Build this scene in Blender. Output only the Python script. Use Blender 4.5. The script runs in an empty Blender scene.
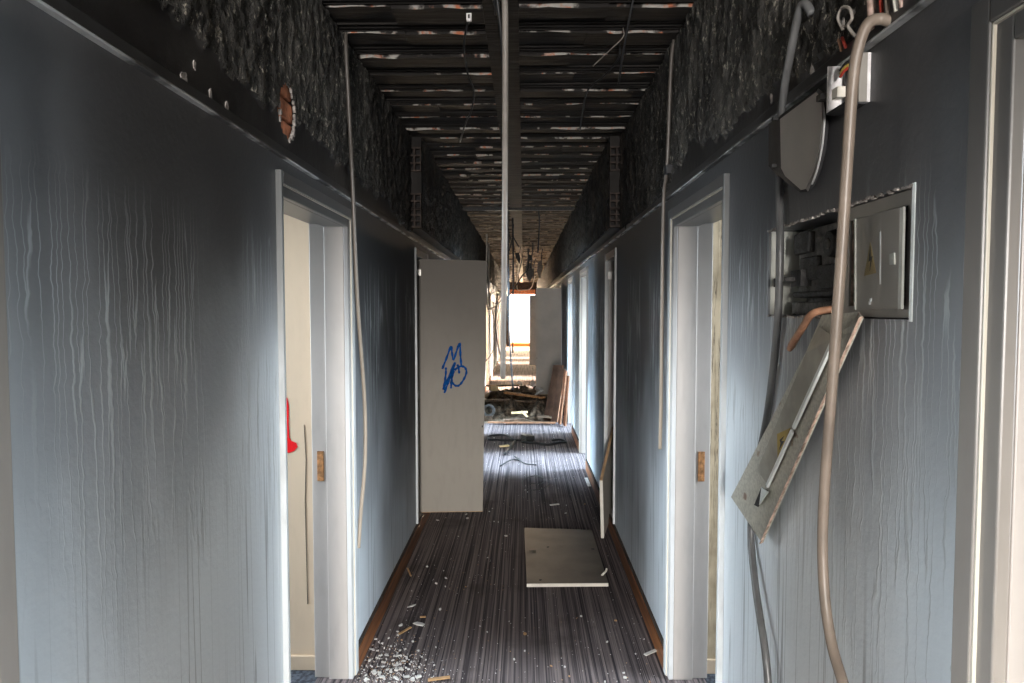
import bpy, bmesh, math, random
from mathutils import Vector, noise, Matrix
random.seed(11)
scene = bpy.context.scene
COL = scene.collection

# ------------------------------------------------------------------ camera
F, CX, CY, H = 683.0, 512.0, 341.5, 1.62
YAW = math.atan((523.5 - CX) / F)
PIT = math.atan((CY - 309.0) / F)
cam_d = bpy.data.cameras.new('camera')
cam_d.sensor_width = 36.0
cam_d.lens = F / 1024.0 * 36.0
cam_d.clip_start = 0.02
cam_d.clip_end = 200
cam = bpy.data.objects.new('camera', cam_d)
COL.objects.link(cam)
cam.location = (0, 0, H)
cam.rotation_euler = (math.pi / 2 - PIT, 0, YAW)
scene.camera = cam

# ------------------------------------------------------------------ world, exposure
w = bpy.data.worlds.new('sky'); scene.world = w
w.use_nodes = True
bgn = w.node_tree.nodes['Background']
bgn.inputs[0].default_value = (0.86, 0.94, 1.0, 1)
bgn.inputs[1].default_value = 3.0
scene.view_settings.view_transform = 'Standard'
scene.view_settings.look = 'None'
scene.view_settings.gamma = 1.0
scene.view_settings.use_curve_mapping = False
scene.view_settings.exposure = 1.45
scene.cycles.max_bounces = 8
scene.cycles.diffuse_bounces = 5

PER = 6.7                       # the corridor repeats every 6.7 m
XL, XR = -0.755, 0.645          # wall faces
Y0, Y1 = -5.5, 29.5
CEIL = 2.76
TH = 0.15
COOL, WARM, NEUT = (0.76, 0.89, 1.0), (1.0, 0.74, 0.48), (1.0, 0.95, 0.90)

def daylight(name, loc, target, sx, sy, power, color):
    d = bpy.data.lights.new(name, 'AREA')
    d.shape = 'RECTANGLE'; d.size = sx; d.size_y = sy
    d.energy = power; d.color = color
    o = bpy.data.objects.new(name, d); COL.objects.link(o)
    o.location = loc
    o.rotation_euler = (Vector(target) - Vector(loc)).to_track_quat('-Z', 'Y').to_euler()
    return o

# daylight outside each room window (both sides), and at the far corridor end
# power table: (side, kind, k) -> watts
for k in range(-1, 5):
    for s in (-1, 1):
        for kind in 'AB':
            if kind == 'A': yc = 2.28 + PER * k
            else: yc = 0.85 + PER * k
            if yc < Y0 or yc > Y1 or (kind == 'A' and k == 4): continue
            power = 95.0
            if k == 0: power = 56.0 if kind == 'A' else 42.0
            if k == -1: power = 110.0
            if k >= 1: power = 420.0 if kind == 'B' else 330.0
            color = COOL if k < 1 else (0.58, 0.79, 1.0)
            if k >= 2: color = WARM if s < 0 else NEUT; power = 900.0 if s < 0 else 450.0
            daylight('daylight', (s * 2.95, yc, 2.1), (s * 0.7, yc, 0.85), 1.25, 1.8, power, color)
daylight('daylight_front_end', (0, 31.0, 2.2), (0, 24, 1.2), 1.6, 2.2, 1500.0, WARM)
daylight('fill_rear_end', (0, -6.4, 1.9), (0, 2, 1.5), 1.3, 2.0, 480.0, NEUT)  # added fill lamp behind the camera, its source unseen

# ------------------------------------------------------------------ helpers
_fw = Vector((-math.sin(YAW) * math.cos(PIT), math.cos(YAW) * math.cos(PIT), -math.sin(PIT)))
_rt = Vector((math.cos(YAW), math.sin(YAW), 0))
_up = _rt.cross(_fw)
_c = Vector((0, 0, H))
def _ray(x, y): return _rt * ((x - CX) / F) - _up * ((y - CY) / F) + _fw
def onX(x, y, X): d = _ray(x, y); return _c + d * (X / d.x)
def onY(x, y, Y): d = _ray(x, y); return _c + d * (Y / d.y)
def onZ(x, y, Z): d = _ray(x, y); return _c + d * ((Z - H) / d.z)

class MB:
    def __init__(s): s.v = []; s.f = []; s.m = []
    def add(s, vs, fs, m=0):
        b = len(s.v); s.v += [tuple(p) for p in vs]
        s.f += [tuple(b + i for i in f) for f in fs]; s.m += [m] * len(fs)
        return s
    def box(s, x0, x1, y0, y1, z0, z1, m=0):
        if x0 > x1: x0, x1 = x1, x0
        if y0 > y1: y0, y1 = y1, y0
        vs = [(x, y, z) for z in (z0, z1) for y in (y0, y1) for x in (x0, x1)]
        return s.add(vs, [(0, 2, 3, 1), (4, 5, 7, 6), (0, 1, 5, 4), (2, 6, 7, 3), (0, 4, 6, 2), (1, 3, 7, 5)], m)
    def tube(s, pts, r, n=10, m=0, cap=True):
        pts = [Vector(p) for p in pts]
        rs = r if isinstance(r, (list, tuple)) else [r] * len(pts)
        vs = []; fs = []
        t0 = (pts[1] - pts[0]).normalized()
        u = t0.orthogonal().normalized()
        for i, p in enumerate(pts):
            if i == 0: t = t0
            elif i == len(pts) - 1: t = (pts[i] - pts[i - 1]).normalized()
            else: t = ((pts[i + 1] - p).normalized() + (p - pts[i - 1]).normalized()).normalized()
            u = (u - t * u.dot(t)).normalized(); w_ = t.cross(u)
            for j in range(n):
                a = 2 * math.pi * j / n
                vs.append(p + (u * math.cos(a) + w_ * math.sin(a)) * rs[i])
        for i in range(len(pts) - 1):
            for j in range(n):
                a = i * n + j; b = i * n + (j + 1) % n
                fs.append((a, b, b + n, a + n))
        if cap:
            fs.append(tuple(range(n - 1, -1, -1)))
            fs.append(tuple((len(pts) - 1) * n + j for j in range(n)))
        return s.add(vs, fs, m)
    def prism(s, poly, off, m=0, m2=None):
        n = len(poly); off = Vector(off)
        vs = [Vector(p) for p in poly] + [Vector(p) + off for p in poly]
        s.add(vs, [tuple(range(n))[::-1], tuple(range(n, 2 * n))], m)
        b = len(s.v) - 2 * n
        for i in range(n):
            j = (i + 1) % n
            s.f.append((b + i, b + j, b + n + j, b + n + i)); s.m.append(m if m2 is None else m2)
        return s
    def mesh(s, name, mats, smooth=False):
        me = bpy.data.meshes.new(name)
        me.from_pydata(s.v, [], s.f)
        for mt in (mats if isinstance(mats, (list, tuple)) else [mats]): me.materials.append(mt)
        for p, mi in zip(me.polygons, s.m):
            p.material_index = mi; p.use_smooth = smooth
        bm = bmesh.new(); bm.from_mesh(me)
        bmesh.ops.recalc_face_normals(bm, faces=bm.faces); bm.to_mesh(me); bm.free()
        return me
    def build(s, name, mats, parent=None, smooth=False, bevel=0):
        o = bpy.data.objects.new(name, s.mesh(name, mats, smooth))
        COL.objects.link(o)
        if parent is not None: o.parent = parent
        if bevel:
            bv = o.modifiers.new('bevel', 'BEVEL'); bv.width = bevel; bv.segments = 2
            bv.limit_method = 'ANGLE'; bv.angle_limit = math.radians(40)
        return o

def spline(pts, n=8):
    pts = [Vector(p) for p in pts]
    P_ = [pts[0] * 2 - pts[1]] + pts + [pts[-1] * 2 - pts[-2]]
    out = []
    for i in range(1, len(P_) - 2):
        a, b, c, d = P_[i - 1:i + 3]
        for k in range(n):
            t = k / n
            out.append(0.5 * ((2 * b) + (c - a) * t + (2 * a - 5 * b + 4 * c - d) * t * t + (3 * b - a - 3 * c + d) * t ** 3))
    out.append(pts[-1])
    return out

def tag(o, label, cat, group=None, kind=None):
    o['label'] = label; o['category'] = cat
    if group: o['group'] = group
    if kind: o['kind'] = kind
    return o
def struct(o, label=None):
    o['kind'] = 'structure'
    if label: o['label'] = label
    return o
def empty(name, loc=(0, 0, 0)):
    o = bpy.data.objects.new(name, None); COL.objects.link(o); o.location = loc
    o.empty_display_size = 0.1
    return o

# ------------------------------------------------------------------ materials
class NT:
    def __init__(s, name, rough=0.6, spec=0.4):
        s.m = bpy.data.materials.new(name); s.m.use_nodes = True
        s.t = s.m.node_tree; s.b = s.t.nodes['Principled BSDF']
        s.b.inputs['Roughness'].default_value = rough
        s.b.inputs['Specular IOR Level'].default_value = spec
        s._pos = None
    def n(s, typ, **kw):
        nd = s.t.nodes.new(typ)
        for k, v in kw.items(): setattr(nd, k, v)
        return nd
    def link(s, a, b): s.t.links.new(a, b)
    def pos(s):
        if s._pos is None: s._pos = s.n('ShaderNodeNewGeometry').outputs['Position']
        return s._pos
    def obj(s): return s.n('ShaderNodeTexCoord').outputs['Object']
    def sep(s, v=None):
        nd = s.n('ShaderNodeSeparateXYZ'); s.link(v or s.pos(), nd.inputs[0]); return nd.outputs
    def comb(s, x, y, z):
        nd = s.n('ShaderNodeCombineXYZ')
        for i, q in enumerate((x, y, z)): s.put(nd.inputs[i], q)
        return nd.outputs[0]
    def put(s, sock, q):
        if isinstance(q, bpy.types.NodeSocket): s.link(q, sock)
        else: sock.default_value = q
    def math(s, op, a, b=0.0, clamp=False):
        nd = s.n('ShaderNodeMath', operation=op); nd.use_clamp = clamp
        s.put(nd.inputs[0], a); s.put(nd.inputs[1], b); return nd.outputs[0]
    def scale(s, v, sc):
        nd = s.n('ShaderNodeMapping'); s.link(v, nd.inputs[0]); nd.inputs['Scale'].default_value = sc; return nd.outputs[0]
    def noise(s, v, scale=5.0, detail=4.0, rough=0.55, dist=0.0):
        nd = s.n('ShaderNodeTexNoise'); s.link(v, nd.inputs['Vector'])
        nd.inputs['Scale'].default_value = scale; nd.inputs['Detail'].default_value = detail
        nd.inputs['Roughness'].default_value = rough; nd.inputs['Distortion'].default_value = dist
        return nd.outputs[0]
    def ramp(s, v, a, b, lo=0.0, hi=1.0):
        nd = s.n('ShaderNodeMapRange', interpolation_type='SMOOTHSTEP'); nd.clamp = True
        s.put(nd.inputs[0], v)
        for i, q in enumerate((a, b, lo, hi)): nd.inputs[i + 1].default_value = q
        return nd.outputs[0]
    def mix(s, f, a, b, mode='MIX'):
        nd = s.n('ShaderNodeMix', data_type='RGBA', blend_type=mode)
        s.put(nd.inputs[0], f)
        for i, q in ((6, a), (7, b)):
            if isinstance(q, bpy.types.NodeSocket): s.link(q, nd.inputs[i])
            else: nd.inputs[i].default_value = (*q, 1)
        return nd.outputs[2]
    def color(s, c):
        if isinstance(c, bpy.types.NodeSocket): s.link(c, s.b.inputs['Base Color'])
        else: s.b.inputs['Base Color'].default_value = (*c, 1)
        return s
    def bump(s, h, strength=0.3, dist=0.01):
        nd = s.n('ShaderNodeBump'); nd.inputs['Strength'].default_value = strength
        nd.inputs['Distance'].default_value = dist
        s.link(h, nd.inputs['Height']); s.link(nd.outputs[0], s.b.inputs['Normal']); return s
    def rough(s, r): s.put(s.b.inputs['Roughness'], r); return s

def simple(name, c, rough=0.6, spec=0.4, vary=0.25, scale=12.0, metal=0.0, bump=0.0):
    t = NT(name, rough, spec)
    n = t.noise(t.obj(), scale, 5)
    dark = tuple(q * (1 - vary) for q in c); light = tuple(min(1, q * (1 + vary)) for q in c)
    t.color(t.mix(t.ramp(n, 0.3, 0.7), dark, light))
    t.b.inputs['Metallic'].default_value = metal
    if bump: t.bump(n, bump, 0.01)
    return t.m

def sooty(name, clean, soot, z0, z1, rough=0.5, spec=0.4, amp=0.5, grime=0.15, lo=0.0, hi=1.0):
    """paint that smoke has blackened from the top down: soot coat between heights z0 (clean) and z1 (black)"""
    t = NT(name, rough, spec)
    p = t.pos(); z = t.sep(p)[2]
    n = t.noise(p, 2.2, 5)
    zz = t.math('ADD', z, t.math('MULTIPLY', t.math('SUBTRACT', n, 0.5), amp))
    f = t.ramp(zz, z0, z1, lo, hi)
    g = t.ramp(t.noise(t.scale(p, (9, 9, 2.5)), 3.0, 6), 0.42, 0.75, 0.0, grime)
    c = t.mix(g, clean, tuple(q * 0.45 for q in clean))
    t.color(t.mix(f, c, soot))
    return t.m

def wall_paint(name, seed, soot=(0.060, 0.060, 0.062), clean=(0.70, 0.75, 0.785), z0=0.62, z1=2.2):
    t = NT(name, 0.42, 0.45)
    p = t.pos(); xyz = t.sep(p); y, z = xyz[1], xyz[2]
    ps = t.comb(float(seed), y, z)
    big = t.noise(t.scale(ps, (1, 1.5, 0.8)), 1.0, 4, 0.5)
    zz = t.math('ADD', z, t.math('MULTIPLY', t.math('SUBTRACT', big, 0.5), 1.3))
    zz = t.math('ADD', zz, t.ramp(y, 2.3, 4.2, 0.0, 0.80))
    zz = t.math('SUBTRACT', zz, t.math('MULTIPLY', t.math('MULTIPLY', t.ramp(y, 1.45, 2.05, 0.0, 0.42), t.ramp(y, 2.1, 3.4, 1.0, 0.0)), t.ramp(z, 1.25, 1.95, 1.0, -0.3)))   # door light put into the paint: paler low down beside the doorways
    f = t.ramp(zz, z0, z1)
    soot = t.mix(t.ramp(y, 2.0, 3.6), soot, tuple(q * 0.5 for q in soot))
    mid = t.mix(t.ramp(f, 0.0, 0.55), clean, (0.29, 0.305, 0.32))
    c = t.mix(t.ramp(f, 0.45, 1.0), mid, soot)
    # runs of water down the soot: thin wandering near-vertical lines
    wob = t.math('MULTIPLY', t.noise(t.scale(ps, (1, 9, 22)), 1.0, 2), 0.022)
    yv = t.math('ADD', y, wob)
    d1 = t.noise(t.comb(float(seed) + 3.1, t.math('MULTIPLY', yv, 42.0), t.math('MULTIPLY', z, 1.3)), 1.0, 1, 0.4)
    l1 = t.ramp(t.math('ABSOLUTE', t.math('SUBTRACT', d1, 0.5)), 0.0, 0.038, 1.0, 0.0)
    area = t.noise(t.comb(float(seed) + 9.7, t.math('MULTIPLY', y, 3.5), t.math('MULTIPLY', z, 0.8)), 1.0, 1)
    top = t.math('MULTIPLY', t.ramp(t.math('ADD', z, t.math('MULTIPLY', d1, 0.6)), 1.95, 2.2, 1.0, 0.0), t.ramp(t.math('ADD', z, t.math('MULTIPLY', area, 0.7)), 1.15, 1.7))
    lm = t.math('MULTIPLY', t.math('MULTIPLY', l1, top), t.ramp(area, 0.38, 0.56))
    c = t.mix(t.math('MULTIPLY', lm, 0.85), c, (0.42, 0.445, 0.455))
    d2 = t.noise(t.comb(float(seed) + 21.3, t.math('MULTIPLY', y, 30.0), t.math('MULTIPLY', z, 0.5)), 1.0, 1, 0.4)
    l2 = t.ramp(t.math('ABSOLUTE', t.math('SUBTRACT', d2, 0.5)), 0.0, 0.035, 1.0, 0.0)
    low = t.ramp(t.math('ADD', z, t.math('MULTIPLY', area, 1.2)), 1.55, 2.0, 1.0, 0.0)
    dm = t.math('MULTIPLY', t.math('MULTIPLY', l2, low), t.ramp(area, 0.36, 0.55))
    c = t.mix(t.math('MULTIPLY', dm, 0.55), c, (0.09, 0.095, 0.10))
    t.color(c)
    t.rough(t.ramp(y, 2.0, 5.0, 0.42, 0.75))
    hh = t.math('ADD', t.math('MULTIPLY', t.noise(ps, 60.0, 3), 0.5), t.math('MULTIPLY', lm, 0.5))
    t.bump(hh, 0.18, 0.01)
    return t.m

M = {}
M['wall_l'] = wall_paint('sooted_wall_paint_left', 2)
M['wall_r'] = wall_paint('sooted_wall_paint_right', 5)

t = NT('scorched_smooth_plaster', 0.38, 0.45)
n = t.noise(t.pos(), 4.0, 5)
t.color(t.mix(t.ramp(n, 0.35, 0.8), (0.016, 0.015, 0.015), (0.05, 0.047, 0.044))); t.bump(t.noise(t.pos(), 30, 4), 0.2, 0.01)
M['up_smooth'] = t.m

t = NT('burnt_rough_plaster', 0.75, 0.3)
p = t.pos()
n1 = t.noise(p, 3.0, 5); n2 = t.noise(t.scale(p, (1, 1, 0.6)), 62.0, 5, 0.7); n3 = t.noise(t.scale(p, (1, 14, 1.6)), 1.0, 4, 0.6)
c = t.mix(t.ramp(n1, 0.3, 0.7), (0.030, 0.028, 0.026), (0.115, 0.108, 0.096))
c = t.mix(t.ramp(n2, 0.57, 0.63, 0, 0.85), c, (0.44, 0.405, 0.335))
c = t.mix(t.ramp(n2, 0.30, 0.44, 0.8, 0), c, (0.010, 0.010, 0.010))
c = t.mix(t.ramp(t.sep(p)[1], 2.6, 4.8, 0.0, 0.88), c, t.mix(t.ramp(n3, 0.45, 0.7), (0.010, 0.009, 0.008), (0.055, 0.042, 0.031)))
t.color(c); t.bump(n2, 1.0, 0.03)
M['up_rough'] = t.m

t = NT('sooted_ceiling_clay', 0.85, 0.15)
p = t.pos(); n = t.noise(t.scale(p, (1.2, 14, 1)), 3.0, 5)
far = t.ramp(t.sep(p)[1], 5.5, 11.0)  # warm glow of the far end put into the clay colour
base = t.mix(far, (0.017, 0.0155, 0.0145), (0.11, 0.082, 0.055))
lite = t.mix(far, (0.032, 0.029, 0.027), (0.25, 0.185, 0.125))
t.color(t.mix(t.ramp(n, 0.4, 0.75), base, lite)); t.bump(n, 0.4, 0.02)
M['ceil'] = t.m
t = NT('broken_clay_edge', 0.8, 0.2)
p = t.pos(); n = t.noise(p, 9.0, 4); n2 = t.noise(p, 30.0, 3)
c = t.mix(t.ramp(n2, 0.5, 0.68), (0.30, 0.285, 0.26), (0.36, 0.12, 0.06))
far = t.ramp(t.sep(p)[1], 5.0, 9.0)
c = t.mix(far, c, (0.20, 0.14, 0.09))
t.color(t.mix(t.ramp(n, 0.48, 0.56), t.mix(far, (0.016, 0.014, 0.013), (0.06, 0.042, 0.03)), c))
M['clay_edge'] = t.m

t = NT('striped_carpet', 0.95, 0.05)
p = t.pos(); xyz = t.sep(p)
sx = t.comb(t.math('MULTIPLY', xyz[0], 1.0), t.math('MULTIPLY', xyz[1], 0.006), 0.0)
s1 = t.noise(sx, 66.0, 3, 0.65)
s2 = t.noise(sx, 140.0, 1, 0.5)
c = t.mix(t.ramp(s1, 0.30, 0.68), (0.050, 0.043, 0.047), (0.225, 0.186, 0.180))
c = t.mix(t.ramp(s2, 0.54, 0.64, 0, 0.7), c, (0.021, 0.020, 0.026))
dirt = t.noise(p, 2.4, 6, 0.6)
c = t.mix(t.ramp(dirt, 0.52, 0.72, 0, 0.55), c, (0.05, 0.042, 0.038))
ash = t.noise(p, 70.0, 3, 0.7)
c = t.mix(t.ramp(ash, 0.66, 0.74, 0, 0.5), c, (0.30, 0.28, 0.27))
t.color(c); t.bump(t.math('ADD', s1, t.math('MULTIPLY', t.noise(p, 300, 2), 0.5)), 0.5, 0.01)
M['carpet'] = t.m
M['room_floor'] = simple('blue_grey_room_carpet', (0.06, 0.066, 0.08), 0.95, 0.05, 0.5, 60)

t = NT('brown_baseboard_wood', 0.45, 0.4)
p = t.pos(); n = t.noise(t.scale(p, (8, 0.8, 14)), 3.0, 5)
t.color(t.mix(t.ramp(n, 0.3, 0.7), (0.11, 0.040, 0.016), (0.30, 0.115, 0.040)))
M['base'] = t.m
M['base_top'] = simple('dusty_dark_baseboard_top', (0.045, 0.030, 0.022), 0.7)

M['frame'] = sooty('white_steel_frame_paint', (0.58, 0.60, 0.61), (0.075, 0.072, 0.070), 1.0, 2.0, 0.35, 0.5, 0.25)
M['frame_dim'] = sooty('smoke_stained_frame_paint', (0.34, 0.31, 0.28), (0.06, 0.057, 0.054), 1.0, 2.1, 0.35, 0.5, 0.25)
M['highlight_bead'] = sooty('cream_frame_highlight', (0.72, 0.68, 0.58), (0.30, 0.27, 0.22), 1.2, 2.1, 0.4, 0.4, 0.2)  # pale line painted in as the highlight along the frame step
M['frame_edge'] = sooty('worn_pale_frame_edge', (0.66, 0.69, 0.70), (0.11, 0.115, 0.115), 1.0, 2.0, 0.45, 0.4, 0.3, 0.3)
M['jamb'] = sooty('beige_jamb_paint', (0.49, 0.45, 0.42), (0.15, 0.135, 0.122), 1.2, 2.1, 0.4, 0.4, 0.3)
M['leaf'] = sooty('grey_white_door_laminate', (0.36, 0.33, 0.285), (0.095, 0.084, 0.072), 0.4, 2.05, 0.6, 0.2, 0.25, 0.12)
M['leaf_far'] = simple('pale_grey_laminate', (0.46, 0.42, 0.37), 0.6, 0.2, 0.08, 3)  # far leaves: their lit look put into a paler laminate colour
M['floor_leaf'] = simple('scuffed_grey_laminate', (0.135, 0.118, 0.098), 0.55, 0.2, 0.15, 5)
M['leaf_edge'] = simple('chipboard_edge', (0.46, 0.30, 0.17), 0.8)
M['pale_edge'] = simple('cream_panel_edge', (0.70, 0.66, 0.58), 0.5, vary=0.1)
M['cream'] = sooty('cream_room_paint', (0.60, 0.47, 0.34), (0.30, 0.23, 0.16), 1.5, 2.5, 0.6, 0.3, 0.4, 0.10)
t = NT('cracked_cream_paint', 0.55, 0.3)
p = t.pos(); xyz = t.sep(p)
cr = t.noise(t.comb(t.math('MULTIPLY', xyz[0], 60.0), 0.3, t.math('MULTIPLY', xyz[2], 1.6)), 1.0, 4, 0.65, 0.4)
crk = t.ramp(t.math('ABSOLUTE', t.math('SUBTRACT', cr, 0.5)), 0.0, 0.02, 1, 0)
up = t.ramp(xyz[2], 0.55, 1.2, 0.35, 1.0)
c = t.mix(t.ramp(t.noise(p, 6, 5), 0.35, 0.7), (0.52, 0.42, 0.29), (0.33, 0.26, 0.17))
t.color(t.mix(t.math('MULTIPLY', crk, up), c, (0.06, 0.045, 0.03))); t.bump(cr, 0.3, 0.01)
M['cream_crack'] = t.m
M['red'] = simple('red_spray_paint', (0.75, 0.008, 0.012), 0.4, vary=0.1)
M['blue'] = simple('blue_marker_paint', (0.003, 0.055, 0.22), 0.85, 0.08, vary=0.3, scale=60)
M['raw_wood'] = simple('splintered_raw_wood', (0.42, 0.20, 0.08), 0.85, vary=0.5, scale=50)
M['conduit'] = sooty('beige_plastic_conduit', (0.42, 0.35, 0.275), (0.075, 0.066, 0.058), 0.8, 2.3, 0.4, 0.45, 0.2)
M['conduit_grey'] = simple('grey_plastic_conduit', (0.095, 0.095, 0.095), 0.38, 0.5, 0.2)
M['conduit_tan'] = simple('tan_plastic_conduit', (0.21, 0.167, 0.132), 0.42, 0.5, 0.15)
M['pipe'] = simple('sooted_white_pipe', (0.21, 0.19, 0.17), 0.45, 0.4, 0.2, 6)
M['cable'] = simple('black_rubber_cable', (0.012, 0.012, 0.013), 0.5)
M['cable_grey'] = simple('grey_cable_sheath', (0.30, 0.27, 0.24), 0.5)
M['copper'] = simple('bare_brown_cable', (0.33, 0.17, 0.10), 0.5, vary=0.3, scale=40)
M['soot_trim'] = simple('blackened_rail', (0.035, 0.034, 0.034), 0.35, 0.5, 0.3, 8)
t = NT('rubbed_rail_lip', 0.6, 0.3)
n = t.noise(t.pos(), 5.0, 5)
t.color(t.mix(t.ramp(n, 0.42, 0.58), (0.06, 0.06, 0.06), (0.42, 0.43, 0.43)))
M['rail_lip'] = t.m
M['lamp'] = simple('smoked_grey_plastic', (0.33, 0.31, 0.285), 0.35, 0.5, 0.12, 5)
M['lamp_dark'] = simple('smoked_dark_plastic', (0.045, 0.045, 0.047), 0.8, 0.1)
M['lamp_rim'] = simple('pale_plastic_rim', (0.52, 0.53, 0.52), 0.4, 0.5, 0.15)
M['white_plastic'] = simple('white_box_plastic', (0.70, 0.68, 0.68), 0.4, 0.4, 0.12, 60)
M['burnt'] = simple('charred_device', (0.017, 0.016, 0.015), 0.6, 0.4, 0.6, 60, bump=0.6)
M['burnt2'] = simple('charred_grey_device', (0.055, 0.051, 0.046), 0.6, 0.4, 0.6, 60, bump=0.6)
M['zinc'] = simple('dull_grey_green_sheet', (0.36, 0.365, 0.33), 0.45, 0.5, 0.2, 10)
M['cover'] = simple('grey_painted_cover', (0.235, 0.22, 0.197), 0.38, 0.5, 0.12, 5)
t = NT('rusty_sheet_metal', 0.45, 0.5)
p = t.pos(); n = t.noise(p, 14, 5); n2 = t.noise(p, 120, 3)
c = t.mix(t.ramp(n2, 0.35, 0.65), (0.36, 0.345, 0.29), (0.48, 0.46, 0.39))
t.color(t.mix(t.ramp(n, 0.62, 0.70, 0, 0.9), c, (0.16, 0.075, 0.04)))
M['sheet'] = t.m
M['sheet_dark'] = simple('smoked_sheet_metal', (0.30, 0.285, 0.24), 0.45, 0.4, 0.2, 12)
M['rust_edge'] = simple('rusted_white_edge', (0.50, 0.36, 0.28), 0.7, vary=0.55, scale=60)
M['bright_edge'] = simple('bright_folded_edge', (0.72, 0.76, 0.74), 0.4, vary=0.1)
M['yellow'] = simple('sooted_yellow_sticker', (0.36, 0.25, 0.05), 0.5, vary=0.2)
M['yellow_dim'] = simple('smoked_yellow_sticker', (0.21, 0.16, 0.07), 0.5, vary=0.2)
M['black'] = simple('black_print', (0.01, 0.01, 0.01), 0.5)
M['plaster_rim'] = simple('chipped_plaster_rim', (0.30, 0.27, 0.25), 0.8, vary=0.5, scale=60)
M['flake'] = simple('pale_plaster_flake', (0.62, 0.60, 0.57), 0.85, vary=0.25, scale=20)
M['flake_tan'] = simple('tan_wood_splinter', (0.45, 0.27, 0.13), 0.85, vary=0.3)
M['brick'] = simple('orange_clay_brick', (0.46, 0.17, 0.085), 0.9, vary=0.45, scale=25, bump=0.5)
M['brick_dark'] = simple('smoked_hollow_brick', (0.035, 0.025, 0.020), 0.9, vary=0.5, scale=25)
M['brick_hole'] = simple('hollow_brick_core', (0.008, 0.007, 0.007), 0.9)
M['brown_board'] = simple('brown_veneer_board', (0.08, 0.030, 0.015), 0.9, 0.05, vary=0.35, scale=8)
M['dark_board'] = simple('smoked_brown_board', (0.035, 0.018, 0.011), 0.95, 0.05, vary=0.4, scale=8)
M['board_edge'] = simple('pale_board_edge', (0.30, 0.15, 0.08), 0.7)
M['heap'] = simple('charred_rubble', (0.12, 0.085, 0.055), 0.95, vary=0.7, scale=14, bump=0.8)
M['char_wood'] = simple('charred_timber', (0.12, 0.080, 0.052), 0.85, vary=0.6, scale=18)
M['pale_wood'] = simple('fresh_split_wood', (0.78, 0.60, 0.33), 0.8, vary=0.2)
M['room_wall'] = M['cream']
M['wall_white'] = simple('white_render', (0.8, 0.8, 0.78), 0.8, vary=0.06)
M['orange'] = simple('orange_threshold', (0.80, 0.24, 0.04), 0.6, vary=0.1)
M['bolt'] = simple('steel_bolt', (0.33, 0.32, 0.30), 0.4, vary=0.2, metal=0.6)
M['dark_inside'] = simple('cupboard_inside', (0.11, 0.085, 0.065), 0.8, vary=0.3)
M['red_wire'] = simple('red_wire_sheath', (0.42, 0.05, 0.03), 0.5)
M['pink_wire'] = simple('scorched_pink_wire', (0.34, 0.24, 0.20), 0.6, vary=0.4, scale=60)

# ------------------------------------------------------------------ shell: floor, walls, ceiling
struct(MB().box(XL - TH, XR + TH, Y0, Y1, -0.12, 0.0).build('floor', M['carpet']))
DA = {-1: [2.087, 2.98], 1: [2.17, 3.00]}       # door frames (outer), by side
DB = {-1: [0.15, 0.965], 1: [0.15, 0.990]}
CU = {-1: [4.74, 5.36], 1: [4.76, 5.38]}
DTOP, CTOP, CBOT, SPL = 2.045, 2.045, 0.105, 2.10
def openings(s):
    out = []
    for k in range(-1, 5):
        for kind, (a, b) in (('A', DA[s]), ('B', DB[s]), ('C', CU[s])):
            a2, b2 = a + PER * k, b + PER * k
            if a2 > Y0 + 0.2 and b2 < Y1 - 0.1: out.append((a2, b2, kind, k))
    return sorted(out)
REC = (1.15, 1.815, 1.602, 1.825)              # fuse recess in the right wall
wall = {}
for s in (-1, 1):
    X = XL if s < 0 else XR; XB = X + s * TH
    mb = MB(); y = Y0
    for a, b, kind, k in openings(s):
        if s > 0 and y < REC[0] < a:
            r0, r1, z0, z1 = REC
            mb.box(X, XB, y, r0, 0, SPL); mb.box(X, XB, r1, a, 0, SPL)
            mb.box(X, XB, r0, r1, 0, z0); mb.box(X, XB, r0, r1, z1, SPL)
            mb.box(X + 0.11, XB, r0, r1, z0, z1)
        else: mb.box(X, XB, y, a, 0, SPL)
        mb.box(X, XB, a, b, DTOP if kind != 'C' else CTOP, SPL)
        if kind == 'C': mb.box(X, XB, a, b, 0, CBOT)
        y = b
    mb.box(X, XB, y, Y1, 0, SPL)
    mb.box(X + s * 0.03, XB, Y0, Y1, SPL, CEIL + 0.1, 1)
    mb.box(X - s * 0.055, X + s * 0.03, 4.62, Y1, 2.165, CEIL + 0.1, 1)
    wall[s] = struct(mb.build('wall_left' if s < 0 else 'wall_right', [M['wall_l'] if s < 0 else M['wall_r'], M['up_smooth']]))

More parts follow.
